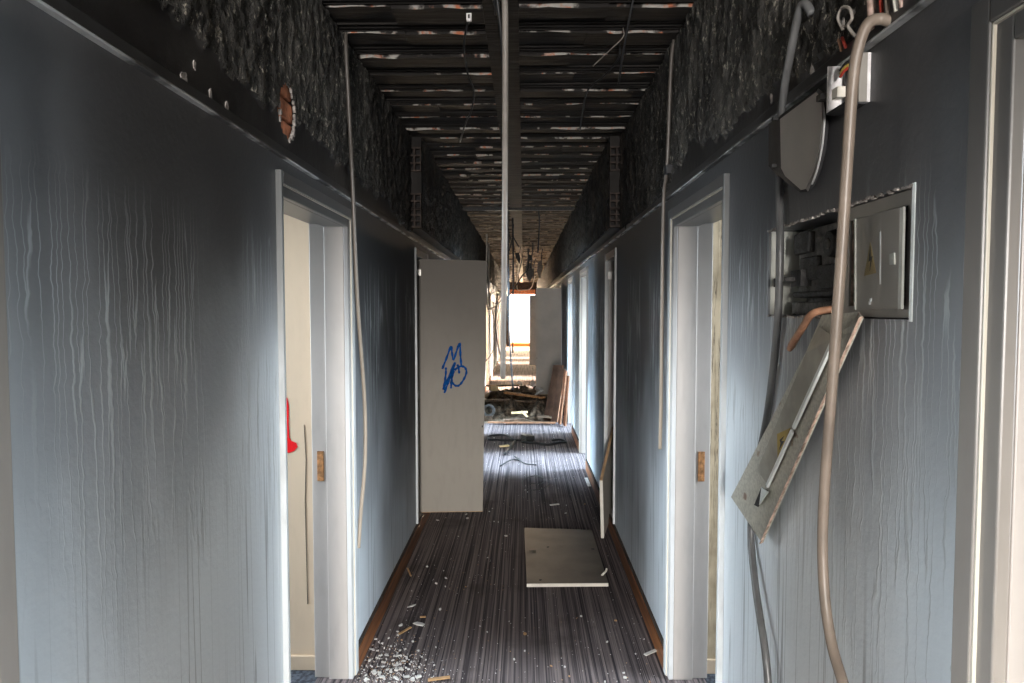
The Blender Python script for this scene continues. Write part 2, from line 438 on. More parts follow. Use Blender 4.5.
# upper wall: smooth blackened strip, then blistered plaster with a ragged lower edge
def upper(s):
    X = XL if s < 0 else XR
    zb0 = 2.25 if s < 0 else 2.185
    ys = []; y = 0.6
    while y < 4.60: ys.append(y); y += 0.0105
    ys.append(4.60)
    nz = 64
    def zb(y): return zb0 + 0.085 * noise.noise((y * 1.7, s * 5.0, 0.3)) + 0.045 * noise.noise((y * 7, s * 3.0, 1.3)) + 0.02 * noise.noise((y * 25, s, 4.3)) - max(0, y - 3.2) * 0.09
    def grid(ys, z0, z1, nz, base, allrough, hole=None):
        mb = MB(); vs = []; rough = []
        for y in ys:
            b = zb(y)
            for j in range(nz + 1):
                z = z0 + (z1 - z0) * j / nz
                d = 0.0
                r = allrough or z > b
                if r:
                    v = noise.fractal((y * 20, z * 11, s * 3.0), 1.0, 2.0, 3)
                    v2 = noise.noise((y * 70, z * 36, s * 2.0))
                    v3 = noise.noise((y * 4, z * 3, s * 9.0))
                    d = 0.007 + 0.009 * v + 0.007 * v2 + 0.007 * v3
                    if allrough: d *= 1.7
                    else: d *= min(1, (z - b) / 0.012) if z > b else 0; d = max(d, 0.0)
                else:
                    d = 0.0015 * noise.noise((y * 6, z * 6, s))
                vs.append((base - s * d, y, z)); rough.append(r)
        fs = []; ms = []
        for i in range(len(ys) - 1):
            for j in range(nz):
                a = i * (nz + 1) + j
                if hole and hole((ys[i] + ys[i + 1]) / 2, z0 + (z1 - z0) * (j + .5) / nz): continue
                fs.append((a, a + nz + 1, a + nz + 2, a + 1)); ms.append(1 if rough[a] else 0)
        mb.v, mb.f, mb.m = vs, fs, ms
        return mb
    def hole(y, z):
        if s > 0: return False
        dy = (y - 2.19) / 0.068; dz = (z - 2.25) / 0.085
        return dy * dy + dz * dz < 1 + 0.5 * noise.noise((y * 30, z * 30, 7))
    o = grid(ys, SPL, CEIL, nz, X, False, hole).build('upper_plaster', [M['up_smooth'], M['up_rough']], wall[s], True)
    ys2 = [4.60 + 0.045 * i for i in range(int((16 - 4.6) / 0.045))] + [16 + 0.3 * i for i in range(46)]
    grid(ys2, 2.16, CEIL, 26, X - s * 0.065, True).build('upper_plaster', [M['up_smooth'], M['up_rough']], wall[s], True)
    mb = MB(); mb.box(X, X + s * 0.03, Y0, 0.6, SPL, CEIL); mb.build('upper_plaster', [M['up_smooth']], wall[s])
    # hollow clay bricks laid bare where the upper wall steps inwards
    X0 = X + s * 0.012; X1 = X - s * 0.075
    for zc, hh in ((2.225, 0.115), (2.335, 0.095), (2.61, 0.15)):
        mb = MB()
        nx, nzr = 2, 3 if hh > 0.1 else 2
        x_a, x_b = min(X0, X1), max(X0, X1)
        cw, ch = (x_b - x_a) / nx, hh / nzr
        ya, yb = 4.555, 4.63
        tw = 0.010
        for i in range(nx + 1):
            xx = x_a + i * cw; mb.box(max(xx - tw / 2, x_a), min(xx + tw / 2, x_b), ya, yb, zc - hh / 2, zc + hh / 2)
        for j in range(nzr + 1):
            zz = zc - hh / 2 + j * ch; mb.box(x_a, x_b, ya + 0.001, yb, zz - tw / 2, zz + tw / 2)
        mb.box(x_a, x_b, yb - 0.02, yb, zc - hh / 2, zc + hh / 2, 1)
        mb.build('hollow_brick', [M['brick_dark'], M['brick_hole']], wall[s])
    mb = MB(); mb.box(X0, X1, 4.58, 4.63, 2.385, 2.533); mb.box(X0, X1, 4.58, 4.63, 2.685, CEIL)
    mb.build('plaster_end', M['ceil'], wall[s])
upper(-1); upper(1)

# bricks in the hole of the left upper wall, its chipped rim, and small chips in the paint
for i, (y0, y1, z0, z1) in enumerate(((2.10, 2.265, 2.155, 2.215), (2.125, 2.265, 2.225, 2.285), (2.13, 2.26, 2.295, 2.35))):
    mb = MB(); mb.box(XL - 0.028, XL - 0.002 - 0.002 * i, y0, y1, z0, z1)
    mb.build('brick', M['brick'], wall[-1], bevel=0.005)
def blob(cx, cy, rx, ry, n=12, jit=0.3):
    out = []
    for i in range(n):
        a = 2 * math.pi * i / n; q = 1 + random.uniform(-jit, jit)
        out.append((cx + math.cos(a) * rx * q, cy + math.sin(a) * ry * q))
    return out
for (px, py, ry, rz, mat) in ((183, 82, 0.016, 0.022, 'plaster_rim'), (194, 66, 0.006, 0.011, 'plaster_rim'), (210, 95, 0.006, 0.016, 'plaster_rim'), (226, 107, 0.008, 0.013, 'plaster_rim')):
    c = onX(px, py, XL)
    mb = MB().prism([(XL - 0.001, a, b) for a, b in blob(c.y, c.z, ry, rz)], (0.004, 0, 0))
    mb.build('paint_chip', M[mat], wall[-1])
mb = MB()
for i in range(26):
    a = 2 * math.pi * i / 26
    if math.cos(a) > 0.2 or random.random() < 0.35:
        cy, cz = 2.19 + 0.068 * math.cos(a), 2.25 + 0.092 * math.sin(a)
        mb.prism([(XL, y, z) for y, z in blob(cy, cz, 0.006, 0.010, 7)], (0.004 + random.random() * 0.006, 0, 0))
mb.build('chipped_rim', M['plaster_rim'], wall[-1])
for (px, py) in ((783, 115), (813, 130 - 60), (819, 52), (772, 96)):
    c = onX(px, py, XR)
    MB().prism([(XR + 0.001, a, b) for a, b in blob(c.y, c.z, 0.008, 0.018)], (-0.004, 0, 0)).build('paint_chip', M['plaster_rim'], wall[1])

# rails along both walls
n_trim = 0
for s, zc in ((-1, 2.088), (1, 2.104)):
    X = XL if s < 0 else XR
    n_trim += 1
    tr = struct(MB().box(X + s * 0.005, X - s * 0.012, Y0, Y1, zc + 0.006, zc + 0.034).build('trim_%d' % n_trim, M['soot_trim'], bevel=0.003))
    MB().box(X + s * 0.004, X - s * 0.015, Y0, Y1, zc, zc + 0.0055).build('rail_lip', M['rail_lip'], tr, bevel=0.001)

# baseboards
for s in (-1, 1):
    X = XL if s < 0 else XR
    mb = MB(); y = Y0
    for a, b, kind, k in openings(s) + [(Y1, Y1, '', 0)]:
        if kind == 'C': continue
        mb.box(X, X - s * 0.017, y, a, 0.0, 0.088); mb.box(X, X - s * 0.012, y, a, 0.088, 0.105, 1)
        y = b
    struct(mb.build('baseboard_left' if s < 0 else 'baseboard_right', [M['base'], M['base_top']], bevel=0.002))

# door and cupboard frames
n_door = 0
for s in (-1, 1):
    X = XL if s < 0 else XR; XB = X + s * TH
    for a, b, kind, k in openings(s):
        n_door += 1
        if kind == 'C':
            d = empty('door_%d' % n_door, (X, a, 0)); struct(d)
            lx = lambda q: X + s * q
            def part(nm, mt, fn, bev=0.0015):
                mb = MB(); fn(mb); o = mb.build(nm, mt, None, bevel=bev); o.parent = d; o.matrix_parent_inverse = Matrix.Translation((-X, -a, 0)); return o
            part('stile', M['frame_edge'], lambda m: m.box(lx(-0.014), lx(0.02), a, a + 0.020, CBOT, CTOP))
            part('jamb', M['jamb'], lambda m: m.box(lx(0.02), lx(0.15), a, a + 0.02, CBOT, CTOP))
            part('stile', M['frame_edge'], lambda m: m.box(lx(-0.010), lx(0.02), b - 0.022, b, CBOT, CTOP))
            part('jamb', M['jamb'], lambda m: m.box(lx(0.02), lx(0.15), b - 0.03, b, CBOT, CTOP))
            part('head', M['frame'], lambda m: m.box(lx(-0.006), lx(0.15), a + 0.02, b - 0.022, CTOP - 0.05, CTOP))
            part('sill', M['jamb'], lambda m: m.box(lx(0.0), lx(0.15), a + 0.02, b - 0.022, CBOT, CBOT + 0.012))
            part('closet_lining', M['dark_inside'], lambda m: (m.box(lx(0.45), lx(0.47), a, b, CBOT, CTOP), m.box(lx(0.15), lx(0.45), a - 0.02, a, CBOT, CTOP), m.box(lx(0.15), lx(0.45), b, b + 0.02, CBOT, CTOP), m.box(lx(0.15), lx(0.45), a, b, CTOP, CTOP + 0.02), m.box(lx(0.15), lx(0.45), a, b, CBOT - 0.02, CBOT)))
            for zz in (1.88, 0.35):
                part('hinge', M['bolt'], lambda m: m.box(lx(0.012), lx(0.055), b - 0.034, b - 0.030, zz - 0.03, zz + 0.03))
            continue
        d = empty('door_%d' % n_door, (X, a, 0)); struct(d)
        fo, fi = 0.040, 0.036       # widths of the outer and inner face band (far side)
        no, ni = 0.018, 0.007       # near side, half covered by the wall lining
        fr_m, ed_m = (M['frame'], M['frame_edge']) if kind == 'A' else (M['frame_dim'], M['frame_dim'])
        lx = lambda q: X + s * q
        def part(nm, mt, fn, bev=0.003):
            mb = MB(); fn(mb); o = mb.build(nm, mt, None, bevel=bev); o.parent = d; o.matrix_parent_inverse = Matrix.Translation((-X, -a, 0)); return o
        # outer architrave: edge + face, inner band set back, then the jamb lining with its rebate
        part('architrave', ed_m, lambda m: m.box(lx(-0.018), lx(0.01), a, a + no, 0, DTOP))
        part('architrave', ed_m, lambda m: m.box(lx(-0.018), lx(0.01), b - fo, b, 0, DTOP))
        part('architrave', fr_m, lambda m: m.box(lx(-0.018), lx(0.01), a + no, b - fo, DTOP - fo, DTOP))
        part('inner_band', fr_m, lambda m: m.box(lx(-0.010), lx(0.01), a + no, a + no + ni, 0, DTOP - fo))
        part('inner_band', fr_m, lambda m: m.box(lx(-0.010), lx(0.01), b - fo - fi, b - fo, 0, DTOP - fo))
        part('inner_band', fr_m, lambda m: m.box(lx(-0.010), lx(0.01), a + no + ni, b - fo - fi, DTOP - fo - fi, DTOP - fo))
        part('highlight_bead', M['highlight_bead'], lambda m: (m.box(lx(-0.0150), lx(-0.009), b - fo - 0.004, b - fo, 0, DTOP - fo), m.box(lx(-0.0150), lx(-0.009), a + no, b - fo, DTOP - fo - 0.004, DTOP - fo)), 0.001)
        part('jamb', M['jamb'], lambda m: (m.box(lx(0.01), lx(0.095), a, a + no + ni, 0, DTOP), m.box(lx(0.095), lx(TH + 0.012), a, a + no + ni - 0.014, 0, DTOP)))
        part('jamb', M['jamb'], lambda m: (m.box(lx(0.01), lx(0.095), b - fo - fi, b, 0, DTOP), m.box(lx(0.095), lx(TH + 0.012), b - fo - fi + 0.014, b, 0, DTOP)))
        part('head', fr_m, lambda m: (m.box(lx(0.01), lx(0.095), a + no + ni, b - fo - fi, DTOP - fo - fi, DTOP), m.box(lx(0.095), lx(TH + 0.012), a + no + ni - 0.014, b - fo - fi + 0.014, DTOP - fo - fi + 0.014, DTOP)))
        if kind == 'A':
            part('strike_notch', M['raw_wood'], lambda m: m.box(lx(0.110), lx(0.138), b - fo - fi + 0.0095, b - fo - fi + 0.02, 0.875, 1.005), 0.001)

# rooms behind the doors: partitions, ceiling, outer wall with a window opening
XW = 2.4
n_room = 0; n_win = 0
for s in (-1, 1):
    XB = (XL if s < 0 else XR) + s * TH
    fm, wm, tm = MB(), None, None
    for k in range(-1, 5):
        for kind in 'AB':
            ya, yb = (1.59, 2.99) if kind == 'A' else (0.13, 1.54)
            ya += PER * k; yb += PER * k
            if ya < Y0 or yb > Y1: continue
            n_room += 1
            far = M['cream'] if not (s > 0 and kind == 'A') else M['cream_crack']
            mb = MB(); xo = s * XW
            mb.box(XB, xo, yb, yb + 0.05, 0, 2.62, 1)
            mb.box(XB, xo, ya - 0.05, ya, 0, 2.62)
            mb.box(XB, xo, ya, yb, 2.60, 2.64)
            mb.box(xo, xo + s * 0.15, ya, yb, 0, 0.75); mb.box(xo, xo + s * 0.15, ya, yb, 2.45, 2.62)
            mb.box(xo, xo + s * 0.15, ya, ya + 0.08, 0.75, 2.45); mb.box(xo, xo + s * 0.15, yb - 0.08, yb, 0.75, 2.45)
            r = struct(mb.build('wall_room_%d' % n_room, [M['cream'], far]))
            mb = MB(); mb.box(XB + s * 0.015, xo, yb - 0.012, yb, 0.0, 0.062); mb.build('skirting', M['cream'], r)
            fm.box(XB, xo + s * 0.15, ya, yb, -0.10, -0.004)
            n_win += 1
            mb = MB(); xa = xo + s * 0.06; xb_ = xo + s * 0.11
            for (q0, q1, z0, z1) in ((ya + 0.08, ya + 0.13, 0.75, 2.45), (yb - 0.13, yb - 0.08, 0.75, 2.45), (ya + 0.08, yb - 0.08, 0.75, 0.81), (ya + 0.08, yb - 0.08, 2.39, 2.45), ((ya + yb) / 2 - 0.025, (ya + yb) / 2 + 0.025, 0.75, 2.45)):
                mb.box(xa, xb_, q0, q1, z0, z1)
            struct(mb.build('window_%d' % n_win, M['jamb']))
    struct(fm.build('floor_rooms_left' if s < 0 else 'floor_rooms_right', M['room_floor']))

# corridor ends
n_win += 1
mb = MB()
mb.box(XL - TH, -0.60, Y1, Y1 + 0.2, 0, CEIL + 0.1); mb.box(0.50, XR + TH, Y1, Y1 + 0.2, 0, CEIL + 0.1); mb.box(-0.60, 0.50, Y1, Y1 + 0.2, 2.25, CEIL + 0.1)
we = struct(mb.build('wall_far_end', M['brick_dark']))
MB().box(-0.60, 0.50, Y1 - 0.02, Y1 + 0.2, 0.0, 0.16).build('door_sill', M['orange'], we)
MB().box(-0.60, 0.50, Y1 - 0.03, Y1, 2.25, 2.45).build('lintel', M['brick'], we)
struct(MB().box(-3, 3, Y1 + 3.0, Y1 + 3.2, -0.5, 0.85).build('wall_parapet', M['wall_white']))
struct(MB().box(-3, 3, Y1 + 0.2, Y1 + 3.0, -0.4, -0.1).build('floor_balcony', M['wall_white']))
mb = MB()
mb.box(XL - TH, -0.5, Y0 - 0.2, Y0, 0, CEIL + 0.1); mb.box(0.4, XR + TH, Y0 - 0.2, Y0, 0, CEIL + 0.1); mb.box(-0.5, 0.4, Y0 - 0.2, Y0, 2.3, CEIL + 0.1); mb.box(-0.5, 0.4, Y0 - 0.2, Y0, 0, 0.8)  # unseen opening added so the rear fill lamp shines in
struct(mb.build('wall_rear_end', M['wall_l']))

# ceiling: slab, centre strip, clay joist rows with broken front edges
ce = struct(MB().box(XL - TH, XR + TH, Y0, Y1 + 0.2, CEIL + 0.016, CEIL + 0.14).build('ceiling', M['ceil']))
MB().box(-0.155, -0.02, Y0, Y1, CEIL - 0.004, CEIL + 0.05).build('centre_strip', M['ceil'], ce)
ROW = 0.25
def joist(mb, xa, xb, y, wy, zlow, jit):
    n = max(3, int((xb - xa) / 0.035))
    A = []; B = []
    for i in range(n + 1):
        x = xa + (xb - xa) * i / n
        A.append((x, y + jit * noise.noise((x * 9, y * 7, 2)) + 0.4 * jit * random.uniform(-1, 1), zlow + 0.008 * noise.noise((x * 8, y * 3, 5))))
        B.append((x, y + wy, zlow + 0.004))
    vs = A + B + [(p[0], p[1], CEIL + 0.05) for p in A] + [(p[0], p[1], CEIL + 0.05) for p in B]
    m_ = n + 1; fs = []; ms = []
    for i in range(n):
        fs.append((i, i + 1, m_ + i + 1, m_ + i)); ms.append(0)
        fs.append((2 * m_ + i, 2 * m_ + i + 1, i + 1, i)); ms.append(1)
        fs.append((m_ + i, m_ + i + 1, 3 * m_ + i + 1, 3 * m_ + i)); ms.append(0)
    fs.append((0, m_, 3 * m_, 2 * m_)); ms.append(0); fs.append((n, 2 * m_ + n, 3 * m_ + n, m_ + n)); ms.append(0)
    b = len(mb.v); mb.v += vs
    mb.f += [tuple(b + q for q in f) for f in fs]; mb.m += ms
far_mb = MB(); rib_mb = MB()
y = 2.39 - ROW * 31
while y < Y1 - 0.2:
    near = 2.2 < y < 8.2
    for (xa, xb) in ((XL, -0.155), (-0.02, XR)):
        cuts = [xa, xb]
        if random.random() < 0.55: cuts.insert(1, xa + (xb - xa) * random.uniform(0.3, 0.7))
        for c0, c1 in zip(cuts[:-1], cuts[1:]):
            zl = CEIL + random.uniform(-0.006, 0.008)
            wy = random.uniform(0.10, 0.15)
            tgt = MB() if near else far_mb
            joist(tgt, c0 + 0.001, c1 - 0.001, y + random.uniform(-0.012, 0.012), wy, zl, 0.010)
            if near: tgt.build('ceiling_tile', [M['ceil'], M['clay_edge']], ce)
        for q in (0.165, 0.20, 0.228):
            rib_mb.box(xa, xb, y + q, y + q + 0.008, CEIL + 0.008, CEIL + 0.05)
    y += ROW
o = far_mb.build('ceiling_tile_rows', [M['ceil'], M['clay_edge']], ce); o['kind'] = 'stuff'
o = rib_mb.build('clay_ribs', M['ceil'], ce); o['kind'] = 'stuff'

# ------------------------------------------------------------------ cupboard door leaves
def leaf(name, label, hx, hy, s_in, width, ang, z0=0.115, z1=1.985, group=None, mat='leaf'):
    """leaf hinged at (hx, hy), running from the hinge into the corridor; ang = swing off square, metres of depth at the free end"""
    d = empty(name, (hx, hy, z0)); tag(d, label, 'door', group)
    m = MB()
    ux, uy = s_in * math.cos(ang), math.sin(ang)
    th = 0.022
    P = lambda u, v, z: (u * ux - v * uy * s_in, u * uy + v * abs(ux), z)
    def bx(mb, u0, u1, v0, v1, za, zb, mi=0):
        vs = [P(u, v, z) for z in (za, zb) for v in (v0, v1) for u in (u0, u1)]
        mb.add(vs, [(0, 2, 3, 1), (4, 5, 7, 6), (0, 1, 5, 4), (2, 6, 7, 3), (0, 4, 6, 2), (1, 3, 7, 5)], mi)
    h = z1 - z0
    bx(m, 0, width, 0, th, 0.004, h); pn = m.build('panel', M[mat], d, bevel=0.0015)
    m = MB(); bx(m, 0.001, width - 0.001, 0.001, th - 0.001, 0, 0.005); m.build('bottom_edge', M['leaf_edge'], d)
    for zz in (h - 0.10, h * 0.47, 0.11):
        m = MB(); bx(m, -0.035, 0.030, -0.006, -0.001, zz - 0.022, zz + 0.022); bx(m, -0.02, 0.004, -0.014, -0.004, zz - 0.03, zz + 0.03)
        m.build('hinge', M['bolt'], d)
    m = MB(); bx(m, width - 0.018, width - 0.010, -0.002, 0.0, h * 0.34, h * 0.34 + 0.014); m.build('lock_bore', M['black'], d)
    return d, P, pn

d, P, pn = leaf('cupboard_door', 'narrow grey-white cupboard door with blue graffiti, standing open across the corridor', -0.812, 4.975, 1, 0.512, 0.13)
d.rotation_euler.y = 0.020
# blue tag on the leaf: strokes as thin ribbons of paint
def px2leaf(px, py):
    p = onY(px, py, 5.0)
    u = (p.x + 0.812) / math.cos(0.13)
    p = onY(px, py, 4.975 + u * math.sin(0.13)); z = p.z - 0.115
    return (p.x + 0.812) / math.cos(0.13) - 0.020 * z, z + 0.020 * u
strokes = [[(120, 380), (165, 265), (205, 160), (215, 225), (230, 290), (260, 205), (290, 130), (297, 245), (305, 350)],
           [(155, 365), (155, 420), (145, 500), (128, 582)],
           [(128, 582), (170, 490), (240, 318)], [(215, 420), (175, 520), (140, 615)],
           [(245, 315), (222, 410), (210, 480), (205, 570)],
           [(238, 392), (285, 358), (335, 362), (356, 410), (330, 480), (290, 535), (255, 545), (220, 515), (214, 465), (236, 400)],
           [(268, 335), (280, 380), (285, 425)]]
for st in strokes:
    pts = spline([(*px2leaf(430 + a / 9.76, 330 + b / 9.76), 0) for a, b in st], 5)
    m = MB(); vs = []; hw = 0.0075
    for i, p in enumerate(pts):
        a = pts[max(i - 1, 0)]; b = pts[min(i + 1, len(pts) - 1)]
        tg = (b - a); tg = tg.normalized() if tg.length > 1e-6 else Vector((0, 1, 0))
        nn = Vector((-tg.y, tg.x, 0)) * hw * (1 + 0.25 * math.sin(i * 1.7))
        for q in (p + nn, p - nn):
            vs.append(P(q.x, -0.0012, q.y))
        for q in (p + nn, p - nn):
            vs.append(P(q.x, 0.0, q.y))
    fs = []
    for i in range(len(pts) - 1):
        a = i * 4
        fs += [(a, a + 1, a + 5, a + 4), (a, a + 4, a + 6, a + 2), (a + 1, a + 3, a + 7, a + 5)]
    m.add(vs, fs); m.build('graffiti_stroke', M['blue'], pn)
leaf('cupboard_door', 'plain grey cupboard door standing open on the wall side behind the leaning boards', 0.690, 11.95, -1, 0.47, 0.03, mat='leaf_far')
leaf('cupboard_door', 'farthest cupboard door, half hidden behind the plain grey one', 0.690, 18.2, -1, 0.53, 0.02, mat='leaf_far')

# panel lying on the carpet (a fallen cupboard door), with its bent handle
pc = [onZ(524.0, 527.5, 0.034), onZ(591.7, 529.8, 0.034), onZ(608.3, 583.0, 0.030), onZ(526.7, 583.6, 0.030)]
d = empty('fallen_panel', (0.25, 4.45, 0)); tag(d, 'flat grey cupboard panel lying loose on the carpet', 'panel')
def sub(o, part_):
    o.parent = part_; return o
def under(o, par):
    o.parent = par; o.matrix_parent_inverse = Matrix.Translation(-par.location); return o
under(MB().prism(pc, (0, 0, -0.018)).build('panel', M['floor_leaf'], bevel=0.001), d)
e0, e1 = pc[3], pc[2]
m = MB(); m.prism([e0 + Vector((0, -0.004, 0)), e1 + Vector((0, -0.004, 0)), e1, e0], (0, 0, -0.019)); under(m.build('front_edge', M['pale_edge']), d)
hp = [onZ(602, 575, 0.032), onZ(603, 574, 0.045), onZ(606, 571, 0.052), onZ(606.5, 569, 0.075)]
under(MB().tube(spline(hp, 4), 0.006, 8).build('handle', M['pale_edge'], None, True), d)
for (px, py, sz) in ((533, 551, 0.022), (548, 547, 0.008), (593, 549, 0.012), (540.5, 580, 0.008)):
    c = onZ(px, py, 0.0335)
    under(MB().prism([(a, b, c.z) for a, b in blob(c.x, c.y, sz, 0.010, 8)], (0, 0, 0.001)).build('screw_hole', M['lamp_dark']), d)
for sx, sy in ((0.06, 4.1), (0.45, 4.1), (0.08, 4.85), (0.44, 4.85)):
    under(MB().box(sx - 0.03, sx + 0.03, sy - 0.02, sy + 0.02, 0.0, 0.0135).build('rubble_chock', M['char_wood']), d)

# panel leaning against the right-hand cupboard
d = empty('leaning_panel', (0.60, 4.9, 0)); tag(d, 'slanted grey panel propped on edge in the doorless cupboard', 'panel')
A = onZ(601, 538, 0.0); B = onX(598.6, 479, A.x - 0.015)
A = Vector((A.x, A.y, 0.0)); B = Vector((A.x - 0.012, A.y, B.z)); C = onY(612.3, 427, 5.28); D = Vector((C.x + 0.01, 5.28, 0.125))
m = MB().prism([A, B, C, D], (0.020, -0.004, 0)); under(m.build('panel', M['leaf'], bevel=0.001), d)
m = MB().prism([A + Vector((-0.001, -0.0035, 0)), B + Vector((-0.001, -0.0035, 0)), B + Vector((0.021, -0.0075, 0)), A + Vector((0.021, -0.0075, 0))], (0, 0.003, 0)); under(m.build('front_edge', M['pale_edge']), d)
m = MB().prism([B + Vector((-.001, 0, 0.0)), C + Vector((-.001, 0, 0)), C + Vector((0.019, -0.004, 0)), B + Vector((0.019, -0.004, 0))], (0, 0, 0.004)); under(m.build('top_edge', M['leaf_edge']), d)

# red spray paint on the room wall seen through the left doorway
cl = []
for (px, py) in ((283.5, 397), (287.0, 398), (288.6, 406), (288.4, 420), (289, 437), (291, 441), (296.0, 443), (297.5, 447), (294, 451), (289, 453), (284, 452)):
    p = onY(px, py, 2.987); cl.append((p.x, 2.988, p.z))
MB().prism(cl, (0, 0.004, 0)).build('red_spray_mark', M['red'], bpy.data.objects['wall_room_%d' % [i for i in range(1, 30) if ('wall_room_%d' % i) in bpy.data.objects and abs(max(v.co.y for v in bpy.data.objects['wall_room_%d' % i].data.vertices) - 3.04) < 0.03 and bpy.data.objects['wall_room_%d' % i].data.vertices[0].co.x < 0][0]])
# one long crack in that wall
cp = [onY(px, py, 2.987) for px, py in ((304, 425), (306, 460), (305, 500), (306.5, 560), (307.5, 604))]
m = MB(); 
for a, b in zip(cp[:-1], cp[1:]):
    m.prism([a + Vector((-.0007, 0, 0)), a + Vector((.0007, 0, 0)), b + Vector((.0007, 0, 0)), b + Vector((-.0007, 0, 0))], (0, 0.003, 0))
m.build('paint_crack', M['lamp_dark'], [o for o in bpy.data.objects if o.name.startswith('wall_room') and o.children and any(c.name == 'red_spray_mark' for c in o.children)][0])

# ------------------------------------------------------------------ hanging conduits and pipes
def hang(name, label, cat, pts, r, mat, n=10, group=None, sm=8, up=False):
    if up: pts = [Vector((pts[0][0], pts[0][1], CEIL + 0.01))] + list(pts)
    p = spline(pts, sm)
    base = min(p, key=lambda q: q.z)
    o = MB().tube([q - base for q in p], r, n).build(name, mat, None, True)
    o.location = base
    return tag(o, label, cat, group)
hang('conduit', 'long beige conduit dangling beside the doorway with the red paint mark', 'conduit',
     [onX(346, 30, -0.74), onX(346, 50, -0.738), onX(350, 130, -0.735), onX(352.5, 180, -0.728), onX(357.5, 300, -0.725), onX(364.5, 400, -0.715), onX(365, 460, -0.715), onX(361, 510, -0.73), onX(358.5, 548, -0.735)], 0.0085, M['conduit'])
hang('conduit', 'straight brown conduit hanging past the frame of the cracked cream doorway', 'conduit',
     [onX(674, 40, 0.637), onX(671, 65, 0.627), onX(667, 165, 0.625), onX(663.5, 200, 0.622), onX(662, 300, 0.622), onX(661, 400, 0.622), onX(660, 449, 0.622)], 0.0085, M['conduit'])
o = MB().box(XR - 0.03, XR, 2.985, 3.045, 2.205, 2.245).build('conduit_clip', M['lamp_dark'], wall[1], bevel=0.006)
hang('hanging_pipe', 'long straight grey pipe hanging down the middle from the ceiling', 'pipe',
     [(-0.066, 2.30, CEIL), onY(505.2, 40, 2.40), onY(504.6, 240, 2.62), onY(502.8, 378, 2.78)], 0.0108, M['pipe'], 14)
hang('hanging_cable', 'thin dark cable hanging in front of the bright far doorway, reaching lowest', 'cable',
     [onY(507.5, 205, 7.0), onY(508.3, 250, 7.0), onY(508.6, 310, 7.0), onY(510, 345, 7.0), onY(512.8, 390, 7.0)], 0.008, M['cable'], up=True)
hang('hanging_cable', 'dark straight cable just beside the long pipe, ending above the floor', 'cable',
     [(-0.137, 8.6, CEIL), onY(513.3, 260, 8.6), onY(513, 310, 8.6), onY(512.8, 353, 8.6)], 0.0095, M['cable'])
hang('hanging_cable', 'black wire trailing from a small white connector on the ceiling', 'cable',
     [onZ(469, 19, 2.75), onY(466, 30, 2.76), onY(464, 50, 2.90), onY(468, 75, 3.2), onY(474, 92, 3.3), onY(471, 112, 3.5), onY(466, 122, 3.6), onY(460, 142, 3.9)], 0.0045, M['cable'], 8)
d = empty('wire_connector', (0, 0, 0)); c = onZ(469, 16.5, 2.748); d.location = c; tag(d, 'tiny white wire connector block under the ceiling', 'connector')
MB().box(-0.010, 0.010, -0.008, 0.008, -0.018, 0.012).build('housing', M['white_plastic'], d, bevel=0.002)
MB().box(-0.004, 0.004, -0.011, -0.007, -0.010, 0.004).build('terminal', M['black'], d)
hang('hanging_wire', 'dark rod-like wire slanting under the ceiling near the blistered wall', 'wire',
     [onY(634, -4, 2.6), onY(628, 25, 2.65), onY(622, 60, 2.75), onY(618.5, 84, 2.85)], 0.005, M['cable'], 8, up=True)
hang('hanging_wire', 'thin pale wire crossing diagonally under the ceiling', 'wire',
     [onY(623, 37, 2.86), onY(610, 50, 2.95), onY(593, 66, 3.10)], 0.0022, M['cable_grey'], 6, up=True)
hang('hanging_wire', 'sagging black wire continuing diagonally along the ceiling', 'wire',
     [onY(619, 57, 3.0), onY(605, 75, 3.15), onY(588, 90, 3.3), onY(583, 110, 3.5), onY(580, 130, 3.8)], 0.004, M['cable'], 8, up=True)
for (a, b, lab) in (((497, -2), (503, 66), 'black cable running tight beside the top of the long pipe'), ((494, 0), (496, 14), 'short frayed cable end left of the long pipe')):
    hang('hanging_cable', lab, 'cable', [(onY(a[0], a[1], 2.46).x, 2.44, CEIL), onY(a[0], a[1], 2.46), onY((a[0] + b[0]) / 2 + 1, (a[1] + b[1]) / 2, 2.5), onY(b[0], b[1], 2.56)], 0.006, M['cable'], 8)

# ------------------------------------------------------------------ right wall: conduits, lamp, box, fuse recess
XC = 0.600
hang('conduit', 'dark grey conduit passing behind the smoked lamp housing and down the wall', 'conduit',
     [onX(812, 14, 0.632), onX(805, 4, 0.622), onX(799, 12, 0.618), onX(791, 50, 0.618), onX(783, 100, 0.625), onX(779.5, 180, 0.632), onX(780, 250, 0.625), onX(777, 330, 0.630), onX(768, 410, 0.633), onX(757, 470, 0.633), onX(751, 530, 0.633), onX(756, 590, 0.622), onX(765, 650, 0.618), onX(769, 700, 0.618), onX(769, 760, 0.618)], 0.0095, M['conduit_grey'], 12)
hang('conduit', 'thick tan conduit dangling in front of the fuse recess', 'conduit',
     [onX(893, 22, 0.640), onX(880, 19, 0.622), onX(868, 24, 0.602), onX(859, 45, 0.590), onX(853, 80, 0.585), onX(848, 150, 0.585), onX(843, 230, 0.585), onX(837.5, 310, 0.585), onX(831, 400, 0.585), onX(825, 480, 0.585), onX(822.5, 545, 0.585), onX(825, 600, 0.585), onX(832, 645, 0.585), onX(843, 683, 0.585), onX(860, 740, 0.59)], 0.0100, M['conduit_tan'], 14)

